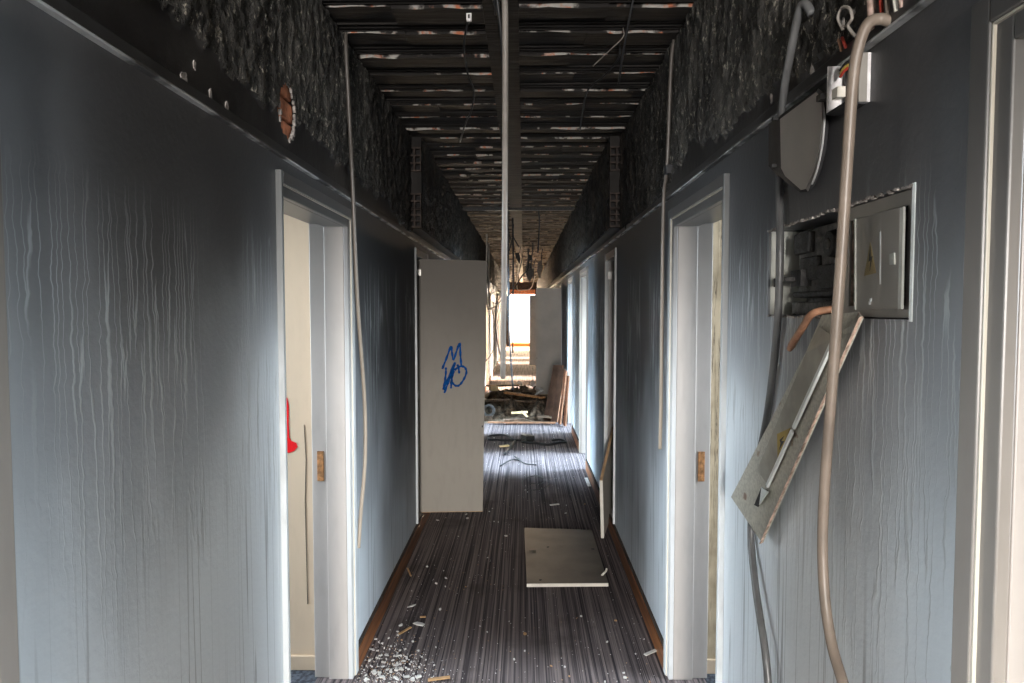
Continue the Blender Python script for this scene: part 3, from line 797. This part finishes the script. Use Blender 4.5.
# smoked lamp housing
d = empty('wall_lamp', (0.62, 1.6, 1.86)); tag(d, 'smoked grey emergency lamp housing hanging below the rail', 'lamp')
ol = [(768.5, 124), (768.5, 166), (776, 174), (800, 192.5), (808, 192), (816, 172), (822, 148), (825, 118), (823, 92), (818, 88)]
back = [onX(a, b, 0.622) for a, b in ol]
cen = sum(back, Vector()) / len(back)
fr = [(780, 119), (781, 168), (785, 176), (801, 190), (806, 189), (814, 170), (819.5, 147), (822, 118), (821, 96), (816, 92)]
front = [onX(a, b, 0.604) for a, b in fr]
m = MB(); n = len(back)
wallb = [Vector((0.643, cen.y + (p.y - cen.y) * 0.86 + 0.012, cen.z + (p.z - cen.z) * 0.86)) for p in back]
m.add(front, [tuple(range(n))], 0)
m.add(back + front, [(i, (i + 1) % n, n + (i + 1) % n, n + i) for i in range(n)], 0)
m.m[-n:] = [1 if i < 4 or i == 9 else (2 if 5 <= i <= 7 else 0) for i in range(n)]
o = m.build('diffuser', [M['lamp'], M['lamp_dark'], M['lamp']], None, bevel=0.002); under(o, d)
m = MB(); m.add(back + wallb, [(i, (i + 1) % n, n + (i + 1) % n, n + i) for i in range(n)] + [tuple(range(n, 2 * n))]); under(m.build('back_tray', M['lamp_dark']), d)
rim = [onX(a, b, 0.614) for a, b in ((822.5, 103), (824.5, 118), (822, 147), (817, 170), (812, 184))]
under(MB().tube(spline(rim, 4), 0.0024, 8).build('rim', M['lamp_rim'], None, True), d)
for a, b in ((775, 119), (773.5, 166)):
    c = onX(a, b, 0.600); under(MB().box(c.x - .006, c.x + .006, c.y - .006, c.y + .006, c.z - .004, c.z + .004).build('clip_slot', M['black']), d)
# white connection box next to it
d = empty('junction_box', (XR, 1.40, 2.01)); tag(d, 'opened white connection box with loose terminals between lamp and tan conduit', 'box')
y0, y1, z0, z1 = 1.303, 1.380, 2.006, 2.096
XO = 0.598
m = MB(); m.box(XR - 0.006, XR, y0, y1, z0, z1); under(m.build('back_plate', M['white_plastic']), d)
m = MB(); m.box(XO + 0.026, XR - 0.006, y0, y0 + 0.004, z0, z1); under(m.build('side', M['cover']), d)  # near side greyed to paint in its shade, cut short to let light in
m = MB(); m.box(XO, XR - 0.006, y1 - 0.004, y1, z0, z1); under(m.build('side', M['white_plastic']), d)
m = MB(); m.box(XO, XR - 0.006, y0, y1, z0 - 0.004, z0); under(m.build('base', M['lamp_dark']), d)
m = MB(); m.box(XO + 0.008, XO + 0.024, 1.352, 1.376, 2.03, 2.05); under(m.build('terminal_block', M['pale_edge']), d)
m = MB(); m.box(XO + 0.026, XO + 0.040, 1.322, 1.360, 2.008, 2.085); under(m.build('circuit_board', M['burnt2']), d)
m = MB(); m.box(XO - 0.012, XO + 0.01, 1.381, 1.40, 2.034, 2.046); under(m.build('bracket', M['burnt']), d)
for k, (dz, mt) in enumerate(((0.0, 'red_wire'), (0.006, 'yellow'), (0.012, 'cable'))):
    a = Vector((XO + 0.012, 1.350, 2.066 + dz)); under(MB().tube(spline([a, a + Vector((0.004, -0.012, 0.010)), a + Vector((0.014, -0.024, 0.012))], 4), 0.003, 6).build('wire', M[mt], None, True), d)

# loose scorched wires above the rail
wires = [((853, 40), (852, 52), 'copper', 'stub'), ((857, 38), (860, 50), 'red_wire', 'stub')]
for i, (px, mt, lab) in enumerate(((872, 'pink_wire', 'thick frayed pinkish cable end above the rail'), (881.5, 'red_wire', 'bright red cable end above the rail'), (887.5, 'conduit_tan', 'olive cable end standing beside the red one'), (896, 'pale_edge', 'cream cable end farthest along above the rail'), (901, 'pink_wire', 'orange-brown cable end at the edge of the bundle'))):
    r = (0.008, 0.0035, 0.0042, 0.005, 0.004)[i]
    hang('cable_end', lab, 'cable', [onX(px - 2, -30, 0.632), onX(px - 1, -5, 0.630), onX(px + 1, 30 - (px - 872) * 0.78, 0.634)], r, M[mt], 8, 'scorched cable ends above the rail')
hang('cable_end', 'short red wire stub poking out above the white box', 'wire', [onX(842, 38, 0.632), onX(844, 43, 0.628), onX(846, 48, 0.633)], 0.0032, M['red_wire'], 8)
hang('cable_end', 'short tan wire stub next to the red stub', 'wire', [onX(838.5, 40, 0.632), onX(840, 45, 0.628), onX(841.5, 51, 0.633)], 0.0030, M['copper'], 8)
hang('wire_loop', 'curled dark wire loop stuck to the scorched wall above the rail', 'wire',
     [onX(843, 30, 0.63), onX(838, 18, 0.62), onX(842, 8, 0.62), onX(849, 8, 0.62), onX(852, 18, 0.62), onX(848, 26, 0.62), onX(856, 37, 0.63)], 0.003, M['cable_grey'], 8)
for (px, py, r, lab) in ((845.5, 22, 0.011, 'round pale wall plug in the scorched wall'), (855, 12, 0.007, 'smaller pale plug stuck in the wall near the round one')):
    c = onX(px, py, XR - 0.006)
    d = empty('wall_plug', c); tag(d, lab, 'wall plug')
    MB().tube([(0.012, 0, 0), (-0.006, 0, 0)], [r, r * 0.8], 12).build('collar', M['plaster_rim'], d, True)
    MB().tube([(0.0, 0, 0), (-0.009, 0, 0)], [r * 0.4, r * 0.3], 8).build('core', M['bolt'], d, True)

# fuse recess: sheet box, cover with warning sign, burnt gear
r0, r1, z0, z1 = REC
d = empty('fuse_box', (XR, 1.48, z0)); tag(d, 'sheet metal fuse box sunk in the wall, partly burnt out', 'fuse box')
m = MB(); m.box(XR + 0.004, XR + 0.100, r1 - 0.006, r1 - 0.003, z0 + 0.003, z1 - 0.003); under(m.build('end_plate', M['zinc']), d)
m = MB(); m.box(XR + 0.098, XR + 0.104, r0 + .003, r1 - .006, z0 + 0.003, z1 - 0.003); under(m.build('back_plate', M['burnt2']), d)
m = MB(); m.box(XR + 0.006, XR + 0.098, 1.425, 1.430, z0 + 0.003, z1 - 0.003); under(m.build('divider', M['rust_edge']), d)
# cover frame (near half) and cover door, a little ajar
fx = XR + 0.010
m = MB()
m.box(fx, fx + 0.004, r0 + 0.002, r0 + 0.035, z0 + .003, z1 - .003); m.box(fx, fx + 0.004, 1.39, 1.425, z0 + .003, z1 - .003)
m.box(fx, fx + 0.004, r0 + 0.035, 1.39, z0 + .003, z0 + 0.024); m.box(fx, fx + 0.004, r0 + 0.035, 1.39, z1 - 0.028, z1 - .003)
under(m.build('cover_frame', M['cover']), d)
cq = [onX(855.5, 219, fx - 0.002), onX(900, 207.5, fx - 0.014), onX(898, 309, fx - 0.014), onX(855.5, 309.5, fx - 0.002)]
cv = under(MB().prism(cq, (0.004, 0, 0)).build('cover_door', M['cover'], bevel=0.001), d)
m = MB().prism([cq[0], cq[0] + Vector((0, -0.004, 0)), cq[3] + Vector((0, -0.004, 0)), cq[3]], (-0.003, 0, 0)); under(m.build('cover_edge', M['zinc']), d)
e = [cq[1], cq[1] + Vector((0, -0.010, 0)), cq[2] + Vector((0, -0.010, 0)), cq[2]]
sub(MB().prism(e, (0.004, 0, 0)).build('cover_edge', M['zinc']), cv)
def oncover(px, py, lift=0.001):
    t_ = (px - 855.5) / (899 - 855.5); return onX(px, py, fx - 0.002 - 0.012 * t_ - lift)
sub(MB().prism([oncover(870, 242), oncover(864, 276), oncover(876, 273)], (0.0006, 0, 0)).build('warning_triangle', M['yellow_dim']), cv)
sub(MB().prism([oncover(870, 246, .0016), oncover(868.5, 262, .0016), oncover(870.5, 260, .0016), oncover(869.5, 271, .0016), oncover(872.3, 256, .0016), oncover(870.5, 257, .0016)], (0.0005, 0, 0)).build('lightning_mark', M['black']), cv)
sub(MB().prism([oncover(879.3, 232), oncover(880.6, 231.6), oncover(880.6, 284), oncover(879.3, 284.5)], (0.001, 0, 0)).build('label_edge', M['lamp_rim']), cv)
sub(MB().prism([oncover(889, 254, .003), oncover(894, 252.5, .003), oncover(894, 264.5, .003), oncover(889, 265, .003)], (0.004, 0, 0)).build('latch', M['zinc'], bevel=0.001), cv)
for px, py in ((869, 303), (870, 300)):
    c = oncover(px, py, 0.002); sub(MB().box(c.x, c.x + .003, c.y - .003, c.y + .003, c.z - .003, c.z + .003).build('rivet', M['lamp_rim']), cv)
for zz in (1.63, 1.66, 1.70, 1.74, 1.78): under(MB().box(XR + 0.03, XR + 0.07, r0 + 0.012, r0 + 0.028, zz, zz + 0.02).build('hinge_block', M['burnt']), d)
# chipped plaster round the recess
mb = MB()
def crumbs(y_a, y_b, z, n, sgn):
    for i in range(n):
        y = y_a + (y_b - y_a) * (i + random.random()) / n
        mb.prism([(XR + 0.003, a, b) for a, b in blob(y, z + random.uniform(-.002, .002), 0.007, 0.003, 6)], (-0.004 - random.random() * 0.004, 0, 0))
crumbs(r0, r1, z1, 46, 1); crumbs(1.40, r1, z0, 26, -1)
mb.build('plaster_edge', M['plaster_rim'], wall[1])
mb = MB(); mb.box(XR - 0.002, XR + 0.02, r0 - 0.006, r0 + 0.002, z0 - 0.003, z1 + 0.003); mb.build('recess_edge', M['bright_edge'], wall[1])
# burnt switch gear: top-level, sits inside the recess
d = empty('switch_gear', (XR + 0.06, 1.60, z0 + 0.004)); tag(d, 'charred black switch gear inside the fuse recess', 'switch gear')
m = MB(); m.box(XR + 0.045, XR + 0.097, 1.46, 1.735, z0 + 0.045, z1 - 0.012); under(m.build('body', M['burnt2'], bevel=0.006), d)
m = MB(); m.tube([(XR + 0.046, 1.535, 1.765), (XR + 0.030, 1.535, 1.765)], [0.032, 0.028], 20); under(m.build('dial', M['burnt'], None, True, 0.002), d)
m = MB(); m.tube([(XR + 0.046, 1.535, 1.765), (XR + 0.026, 1.535, 1.765)], [0.014, 0.012], 14); under(m.build('knob', M['burnt2'], None, True, 0.002), d)
for (ya, yb, za, zb, xo) in ((1.64, 1.73, 1.755, 1.805, .030), (1.60, 1.70, 1.690, 1.745, .034), (1.48, 1.59, 1.665, 1.720, .030), (1.47, 1.72, 1.648, 1.662, .026)):
    m = MB(); m.box(XR + xo, XR + 0.05, ya, yb, za, zb); under(m.build('breaker', M['burnt'], bevel=0.004), d)
m = MB(); m.box(XR + 0.02, XR + 0.045, 1.655, 1.715, 1.675, 1.715); m.box(XR - 0.004, XR + 0.03, 1.69, 1.76, 1.688, 1.698); m.box(XR - 0.006, XR + 0.006, 1.752, 1.762, 1.676, 1.698); under(m.build('bent_bracket', M['burnt']), d)
m = MB(); m.box(XR + 0.03, XR + 0.095, 1.46, 1.735, z0 + 0.004, z0 + 0.035); under(m.build('terminal_strip', M['burnt2'], bevel=0.004), d)
hang('cable_stub', 'bent brown cable stub drooping out of the fuse recess', 'cable',
     [onX(836, 309, XR + 0.02), onX(826, 310, XR + 0.002), onX(812, 314, XR - 0.02), onX(803, 327, XR - 0.025), onX(796, 338, XR - 0.025), onX(789.5, 349, XR - 0.022)], [0.008] * 33 + [0.0085] * 6 + [0.007] * 2, M['copper'], 10)

# sheet metal cover hanging down from the recess
d = empty('sheet_metal_cover', onX(762, 543, 0.62)); tag(d, 'dented sheet metal cover with warning triangle hanging askew below the recess', 'metal cover')
X1_, X2_ = 0.605, 0.622
q = [(731, 497, .612), (762, 543, .612), (850, 345, .618), (862, 318, .622), (858, 312, .632), (822, 315, .632), (806, 352, .612), (776, 410, .612)]
qs = [onX(a, b, x) for a, b, x in q]
sh = under(MB().prism(qs, (0.003, 0, 0)).build('sheet', M['sheet']), d)
fl = [onX(762, 543, .612), onX(850, 345, .618), onX(862, 318, .622)]
m = MB()
for a, b in zip(fl[:-1], fl[1:]):
    m.prism([a, b, b + Vector((-0.010, -0.008, 0.0)), a + Vector((-0.010, -0.008, 0.0))], (0.003, 0, 0.003))
under(m.build('rusted_flange', M['rust_edge']), d)
a, b = onX(836, 338, .612), onX(768.5, 486, .609)
dirv = (b - a).normalized(); sd = Vector((0, dirv.z, -dirv.y)) * 0.0075
mid = a.lerp(b, 0.56)
for p0, p1 in ((a, mid - dirv * 0.006), (mid + dirv * 0.006, b)):
    sub(MB().prism([p0 - sd * .6, p0 + sd * .6, p1 + sd * .6, p1 - sd * .6], (-0.006, 0, 0)).build('raised_fold', M['bright_edge']), sh)
# darker raised half of the tray
hq = [onX(a_, b_, x_) for a_, b_, x_ in ((806, 353, .609), (819, 326, .620), (834, 337, .610), (767, 484, .6075), (757, 470, .6085))]
sub(MB().prism(hq, (0.001, 0, 0)).build('raised_half', M['sheet_dark']), sh)
tri = [onX(a_, b_, .6068) for a_, b_ in ((777, 434), (790, 428), (777.5, 460))]
sub(MB().prism(tri, (0.0015, 0, 0)).build('warning_triangle', M['yellow']), sh)
tri = [onX(a_, b_, .6060) for a_, b_ in ((779.5, 440), (784, 436), (781, 441), (784, 441), (779, 450), (780.5, 443))]
sub(MB().prism(tri, (0.0006, 0, 0)).build('lightning_mark', M['black']), sh)
hol = [onX(a_, b_, .6105) for a_, b_ in ((754, 505), (761, 488), (768, 490), (758, 507))]
sub(MB().prism(hol, (0.001, 0, 0)).build('torn_hole', M['black']), sh)
tab = [onX(761.5, 487, .605), onX(768, 492, .598), onX(759, 505, .606)]
sub(MB().prism(tab, (0.002, 0, 0)).build('bent_tab', M['bright_edge']), sh)

# ------------------------------------------------------------------ far corridor: debris
random.seed(5)
def heap(name, label, x0, x1, y0, y1, hgt, seed):
    nx, ny = 44, 60; vs = []; fs = []
    for j in range(ny + 1):
        for i in range(nx + 1):
            u, v = i / nx, j / ny
            e_ = min(1, 5 * u, 5 * (1 - u)) * min(1, 5 * v, 5 * (1 - v))
            z = hgt * e_ * (0.45 + 0.55 * noise.fractal((u * 4 + seed, v * 5, 1), 1.0, 2.0, 4) + 0.25 * noise.noise((u * 18, v * 22, seed)))
            vs.append((x0 + (x1 - x0) * u, y0 + (y1 - y0) * v, max(z, -0.005)))
    for j in range(ny):
        for i in range(nx):
            a = j * (nx + 1) + i; fs.append((a, a + 1, a + nx + 2, a + nx + 1))
    o = MB().add(vs, fs).build(name, M['heap']); return tag(o, label, 'rubble', kind='stuff')
heap('debris_heap', 'dark heap of charred rubble across the corridor floor', -0.72, 0.45, 9.6, 13.2, 0.30, 3)
def plank(name, label, a, b, wd, th, mat, cat='plank', group=None, edge=None, nrm=None):
    a, b = Vector(a), Vector(b); t_ = (b - a).normalized()
    upv = Vector(nrm) if nrm else Vector((0, 0, 1))
    sd = t_.cross(upv).normalized() * (wd / 2); nn = sd.cross(t_).normalized() * (th / 2)
    if nn.z < 0 and not nrm: nn = -nn
    base = Vector((a.x, a.y, min(a.z, b.z)))
    poly = [p - base for p in (a - sd - nn, b - sd - nn, b + sd - nn, a + sd - nn)]
    o = MB().prism(poly, nn * 2, 0, 1).build(name, [mat, edge or mat], None, bevel=0.002)
    o.location = base
    return tag(o, label, cat, group)
bl = 'brown boards propped against the wall'
plank('brown_board', 'widest brown board, leaning at the lowest slant into the corridor', (0.36, 9.80, 0.02), (0.515, 10.0, 0.80), 0.20, 0.018, M['dark_board'], 'board', bl, M['board_edge'], (-0.70, -0.62, 0.3))
plank('brown_board', 'dark brown board leaning second from the corridor middle', (0.44, 9.62, 0.02), (0.555, 9.80, 0.76), 0.12, 0.018, M['dark_board'], 'board', bl, M['board_edge'], (-0.72, -0.6, 0.25))
plank('brown_board', 'reddish brown board with pale edge leaning beside the steepest one', (0.51, 9.50, 0.01), (0.600, 9.62, 0.75), 0.10, 0.020, M['brown_board'], 'board', bl, M['board_edge'], (-0.97, -0.15, 0.15))
plank('brown_board', 'steepest brown board, closest to the white door jamb', (0.570, 9.36, 0.01), (0.618, 9.40, 0.70), 0.09, 0.020, M['brown_board'], 'board', bl, M['board_edge'], (-0.97, -0.25, 0.1))
# planks on the heap
specs = [((-0.50, 9.52, 0.03), (0.45, 9.50, 0.03), 0.05, 0.02, 'board_edge', 'long thin batten lying across the front of the rubble'),
         ((-0.28, 9.55, 0.055), (0.02, 9.62, 0.06), 0.10, 0.025, 'char_wood', 'dark plank end on the front batten'),
         ((-0.62, 10.6, 0.20), (0.30, 10.9, 0.14), 0.14, 0.03, 'char_wood', 'broad charred plank lying crosswise on the rubble'),
         ((-0.30, 11.4, 0.22), (0.32, 10.9, 0.20), 0.10, 0.03, 'raw_wood', 'tan split plank slanting across the rubble top'),
         ((-0.62, 11.95, 0.27), (-0.12, 12.35, 0.24), 0.13, 0.03, 'char_wood', 'blackened plank at the back of the rubble'),
         ((-0.02, 12.2, 0.23), (0.16, 11.5, 0.23), 0.12, 0.03, 'char_wood', 'charred plank running back toward the grey door'),
         ((0.20, 9.80, 0.08), (0.52, 9.72, 0.06), 0.12, 0.02, 'char_wood', 'flat dark board under the leaning boards')]
for a, b, wd, th, mt, lab in specs: plank('charred_plank', lab, a, b, wd, th, M[mt], 'plank', 'planks on the rubble')
plank('split_wood', 'bright yellow split piece of wood at the front of the rubble', (-0.17, 9.75, 0.13), (0.06, 9.70, 0.15), 0.035, 0.03, M['pale_wood'], 'wood')
plank('split_wood', 'short yellow splinter sticking up beside the bright split piece', (-0.03, 9.72, 0.16), (0.06, 9.66, 0.09), 0.03, 0.02, M['pale_wood'], 'wood')
plank('wood_block', 'pale wooden block lying at the end of the graffiti door', (-0.56, 11.3, 0.30), (-0.44, 11.35, 0.30), 0.10, 0.075, M['pale_wood'], 'wood')
for i, (x, y, z) in enumerate(((0.24, 11.55, 0.25), (0.20, 12.15, 0.25), (-0.05, 12.55, 0.24), (0.28, 11.25, 0.24), (0.30, 11.8, 0.22), (0.16, 12.55, 0.24))):
    a = random.uniform(0, 3.1)
    o = MB().prism([(p, q2, 0) for p, q2 in blob(0, 0, 0.07, 0.04, 7, .4)], (0.01, 0, 0.025)).build('plaster_lump', M['flake'], None)
    o.location = (x, y, z); o.rotation_euler = (random.uniform(-.6, .6), random.uniform(-.6, .6), a)
    tag(o, 'pale plaster lump on the back of the rubble heap', 'plaster', 'plaster lumps on the rubble')
d = empty('pipe_roll', (-0.50, 9.75, 0.0)); tag(d, 'small grey ring-shaped roll standing at the rubble front', 'roll')
ring = [(0.075 * math.cos(a_ * math.pi / 8), 0, 0.16 + 0.075 * math.sin(a_ * math.pi / 8)) for a_ in range(17)]
MB().tube(ring, 0.022, 10, cap=False).build('coil', M['burnt2'], d, True)
MB().box(-0.06, 0.06, -0.03, 0.03, 0.0, 0.09).build('block', M['char_wood'], d)

# cables lying on the carpet
def floorcable(pix, r, label, mat='cable', z=0.012):
    pts = [onZ(a, b, z) for a, b in pix]
    return hang('floor_cable', label, 'cable', [p + Vector((0, 0, 0.012 * ((i % 2)))) for i, p in enumerate(pts)], r, M[mat], 8, None, 6)
floorcable(((514, 440), (505, 436), (496, 435), (489, 437), (489, 439.5), (497, 440.5), (507, 440.5), (516, 441), (521, 440)), 0.012, 'black looped cable lying on the carpet before the rubble')
floorcable(((522, 442), (535, 444), (548, 444.5), (560, 443.5), (566, 442), (560, 440.5), (552, 440.5)), 0.014, 'thick black cable lying crosswise ahead of the leaning boards')
floorcable(((515, 441), (512, 446), (508, 450), (505, 455)), 0.016, 'short dark strip of cable pointing toward the viewer')
floorcable(((528, 483), (540, 485), (545, 480), (538, 477), (526, 478), (522, 485), (530, 490), (545, 489), (549, 483)), 0.004, 'thin curled wire lying on the dark carpet stripes', 'burnt2', 0.005)
floorcable(((500, 466), (511, 461), (520, 460), (514, 457), (524, 463), (536, 466)), 0.007, 'tangled thin wire on the bluish lit strip of carpet', 'burnt', 0.007)
plank('cable_clamp', 'black lump of melted fittings between the floor cables', (0.0, 8.35, 0.035), (0.10, 8.40, 0.035), 0.16, 0.06, M['burnt'], 'fitting')
plank('wood_chip', 'yellowish chip of wood beside the looped cable', (-0.28, 7.92, 0.015), (-0.17, 7.95, 0.02), 0.06, 0.015, M['pale_wood'], 'wood')

# hanging remains under the far ceiling
def sheet_hang(label, pix, Y, mat, th=0.02):
    ps = [onY(a, b, Y) for a, b in pix]
    c = sum(ps, Vector()) / len(ps)
    o = MB().prism([p - c for p in ps], (0.0, th, 0)).build('hanging_sheet', mat); o.location = c
    tp = max(ps, key=lambda p: p.z) - c
    MB().tube([tp + Vector((0.01, 0.01, -0.01)), (tp.x + 0.03, tp.y + 0.01, CEIL + 0.01 - c.z)], 0.006, 6).build('suspension_wire', M['cable'], o)
    return tag(o, label, 'sheet')
sheet_hang('dark diamond-shaped sheet dangling from the far ceiling', ((527, 263), (531.5, 264), (534, 274), (529.5, 282.5), (525, 272)), 13.5, M['burnt2'])
sheet_hang('black scrap hanging above the diamond-shaped sheet', ((528, 254), (532, 255.5), (532.5, 260), (528.5, 261)), 13.0, M['burnt'])
sheet_hang('black scrap hanging nearest the long pipe', ((515, 253), (519, 252.5), (520.5, 259), (519.5, 264), (516, 258)), 12.5, M['burnt'])
sheet_hang('small torn scrap under the far ceiling by the grey door', ((538, 262), (541, 260), (542, 270), (540, 280), (537, 271)), 14.5, M['burnt2'])
hang('hanging_wire', 'wire crossing diagonally below the dangling diamond sheet', 'wire', [onY(528, 268, 13), onY(522, 276, 13), onY(514, 289, 13.2), (onY(508, 298, 13.5))], 0.012, M['cable'], 6, up=True)
hang('hanging_wire', 'sagging loop of wire under the far ceiling', 'wire', [onY(519, 263, 15), onY(517, 288, 15), onY(523, 290, 15), onY(531, 288, 15), onY(535, 276, 15)], 0.010, M['cable_grey'], 6, up=True)
hang('hanging_cable', 'grey cable sagging down in front of the bright far side wall', 'cable', [onY(489, 303, 12), onY(492, 310, 12), onY(495, 325, 12), onY(497.5, 342, 12), onY(501, 358, 12)], 0.012, M['cable_grey'], 8, up=True)
hang('hanging_cable', 'grey cable curving the other way from pipe to graffiti door', 'cable', [onY(502, 290, 11.5), onY(497, 305, 11.5), onY(494, 345, 11.5), onY(490, 356, 11.5), onY(485, 362, 11.5)], 0.011, M['cable_grey'], 8, up=True)
hang('hanging_cable', 'cable drooping from the corner above the graffiti door', 'cable', [onY(487, 302, 10.5), onY(492, 308, 10.5), onY(498, 304, 10.5), onY(503, 298, 10.5)], 0.012, M['cable_grey'], 8, up=True)
for Y in (14.0, 15.2, 16.5, 17.6, 19.0, 21.0, 23.0):
    for j in range(3):
        cy, cz = Y + random.uniform(-.5, .5), 2.02 + random.uniform(-.22, .16)
        MB().prism([(XL, a, b) for a, b in blob(cy, cz, 0.20, 0.12, 9, .4)], (0.03 + random.random() * 0.05, 0, 0)).build('peeling_plaster', M['flake'], wall[-1])
for i in range(7):
    Y = 8.0 + i * 1.25; x = random.uniform(-0.5, 0.45)
    hang('hanging_wire', ['black wire end hanging from the ceiling past the cross joist', 'short black wire dangling over the rubble', 'curled wire end under the brownish ceiling', 'thin dark wire dangling near the stepped wall', 'straight dark wire stub under the ceiling', 'bent wire hanging close to the centre strip', 'farthest dangling wire before the bright doorway'][i], 'wire',
         [(x, Y, CEIL), (x + random.uniform(-.04, .04), Y, CEIL - 0.15), (x + random.uniform(-.1, .1), Y + .1, CEIL - random.uniform(0.25, 0.5))], 0.008, M['cable'], 6)
o = MB().box(XL + 0.06, XR - 0.06, 7.75, 7.79, CEIL - 0.03, CEIL + 0.01).build('cross_joist', M['burnt'], ce)

# ------------------------------------------------------------------ flakes and crumbs on the carpet
random.seed(21)
def flake(x, y, r, mat, label, group, cat='flake', name='plaster_flake', lift=0.004):
    n_ = random.randint(5, 8)
    poly = [(a, b, 0) for a, b in blob(0, 0, r, r * random.uniform(0.45, 0.9), n_, 0.35)]
    o = MB().prism(poly, (r * 0.1, 0, random.uniform(0.003, 0.007))).build(name, mat)
    o.location = (x, y, lift); o.rotation_euler = (random.uniform(-.22, .22), random.uniform(-.22, .22), random.uniform(0, 6.3))
    return tag(o, label, cat, group)
c = onZ(419.6, 625, 0); flake(c.x, c.y, 0.027, M['flake'], 'largest white plaster flake on the carpet, alone beside the heap of flakes', None)
c = onZ(411.7, 606.7, 0); flake(c.x, c.y, 0.022, M['flake'], 'lone white plaster flake farthest from the scattered heap of flakes', None)
c = onZ(398, 636, 0); flake(c.x, c.y, 0.012, M['flake'], 'round little white flake at the tip of a tan sliver', None)
plank('wood_splinter', 'tan curved sliver of wood pointing at a white flake', onZ(399, 634, 0.008), onZ(411, 627, 0.008), 0.014, 0.006, M['flake_tan'], 'splinter')
plank('wood_splinter', 'orange wood splinter between two lone white flakes', onZ(420, 616.8, 0.006), onZ(426, 616.6, 0.006), 0.014, 0.006, M['flake_tan'], 'splinter')
plank('wood_splinter', 'slim tan splinter standing off the brown baseboard', onZ(407.5, 568, 0.006), onZ(411, 576, 0.006), 0.010, 0.006, M['flake_tan'], 'splinter')
plank('leaf_scrap', 'tan and green scrap at the bottom edge by the white flakes', onZ(428, 680, 0.008), onZ(450, 677, 0.012), 0.022, 0.005, M['flake_tan'], 'scrap')
plank('wood_splinter', 'pale splinter lying near the cracked cream doorway', onZ(645, 655, 0.006), onZ(656, 650, 0.008), 0.018, 0.006, M['flake'], 'splinter')
plank('wood_splinter', 'pale stick lying flat in the middle of the carpet beyond the fallen panel', onZ(550, 505, 0.006), onZ(559, 504, 0.006), 0.02, 0.008, M['flake'], 'splinter')
plank('wood_splinter', 'pale sliver beside the leaning panel and brown baseboard', onZ(586, 478, 0.006), onZ(589.5, 486, 0.006), 0.03, 0.008, M['flake'], 'splinter')
for i in range(130):
    u = random.gauss(0, 1); v = random.gauss(0, 1)
    px, py = 388 + u * 22, 666 + v * 15
    c = onZ(px, py, 0)
    if c.x < XL + 0.03: continue
    flake(c.x, c.y, random.choice((0.004, 0.004, 0.005, 0.006, 0.008, 0.013)), M['flake'], 'small white plaster flake in the scatter beside the left doorway', 'plaster flakes by the left doorway')
for i in range(110):
    y = 2.7 + 8.5 * random.random() ** 1.5; x = random.uniform(XL + 0.03, XR - 0.03)
    if 0.0 < x < 0.52 and 3.9 < y < 5.05: continue
    flake(x, y, random.choice((0.003, 0.004, 0.005, 0.008)) * (1 + y * 0.05), M['flake'] if random.random() < .8 else M['flake_tan'], 'tiny pale crumb scattered over the striped carpet', 'crumbs on the carpet', 'crumb', 'plaster_crumb')
mb = MB()
for i in range(2600):
    if random.random() < 0.4:
        c = onZ(388 + random.gauss(0, 26), 672 + random.gauss(0, 16), 0); x, y = c.x, c.y
    else: y = 2.5 + 11 * random.random() ** 1.6; x = random.uniform(XL + 0.02, XR - 0.02)
    if not (XL + 0.02 < x < XR - 0.02): continue
    if -0.02 < x < 0.54 and 3.85 < y < 5.1: continue
    if y > 9.4: continue
    r = random.uniform(0.0010, 0.0030); zz = r * 1.2
    mb.add([(x - r, y - r, 0), (x + r, y - r * .6, 0), (x + r * .3, y + r, 0), (x, y, zz)], [(0, 1, 3), (1, 2, 3), (2, 0, 3), (0, 2, 1)], 0 if random.random() < .7 else 1)
o = mb.build('plaster_dust', [M['flake'], M['flake_tan']]); tag(o, 'fine plaster crumbs strewn over the striped carpet', 'crumbs', kind='stuff')
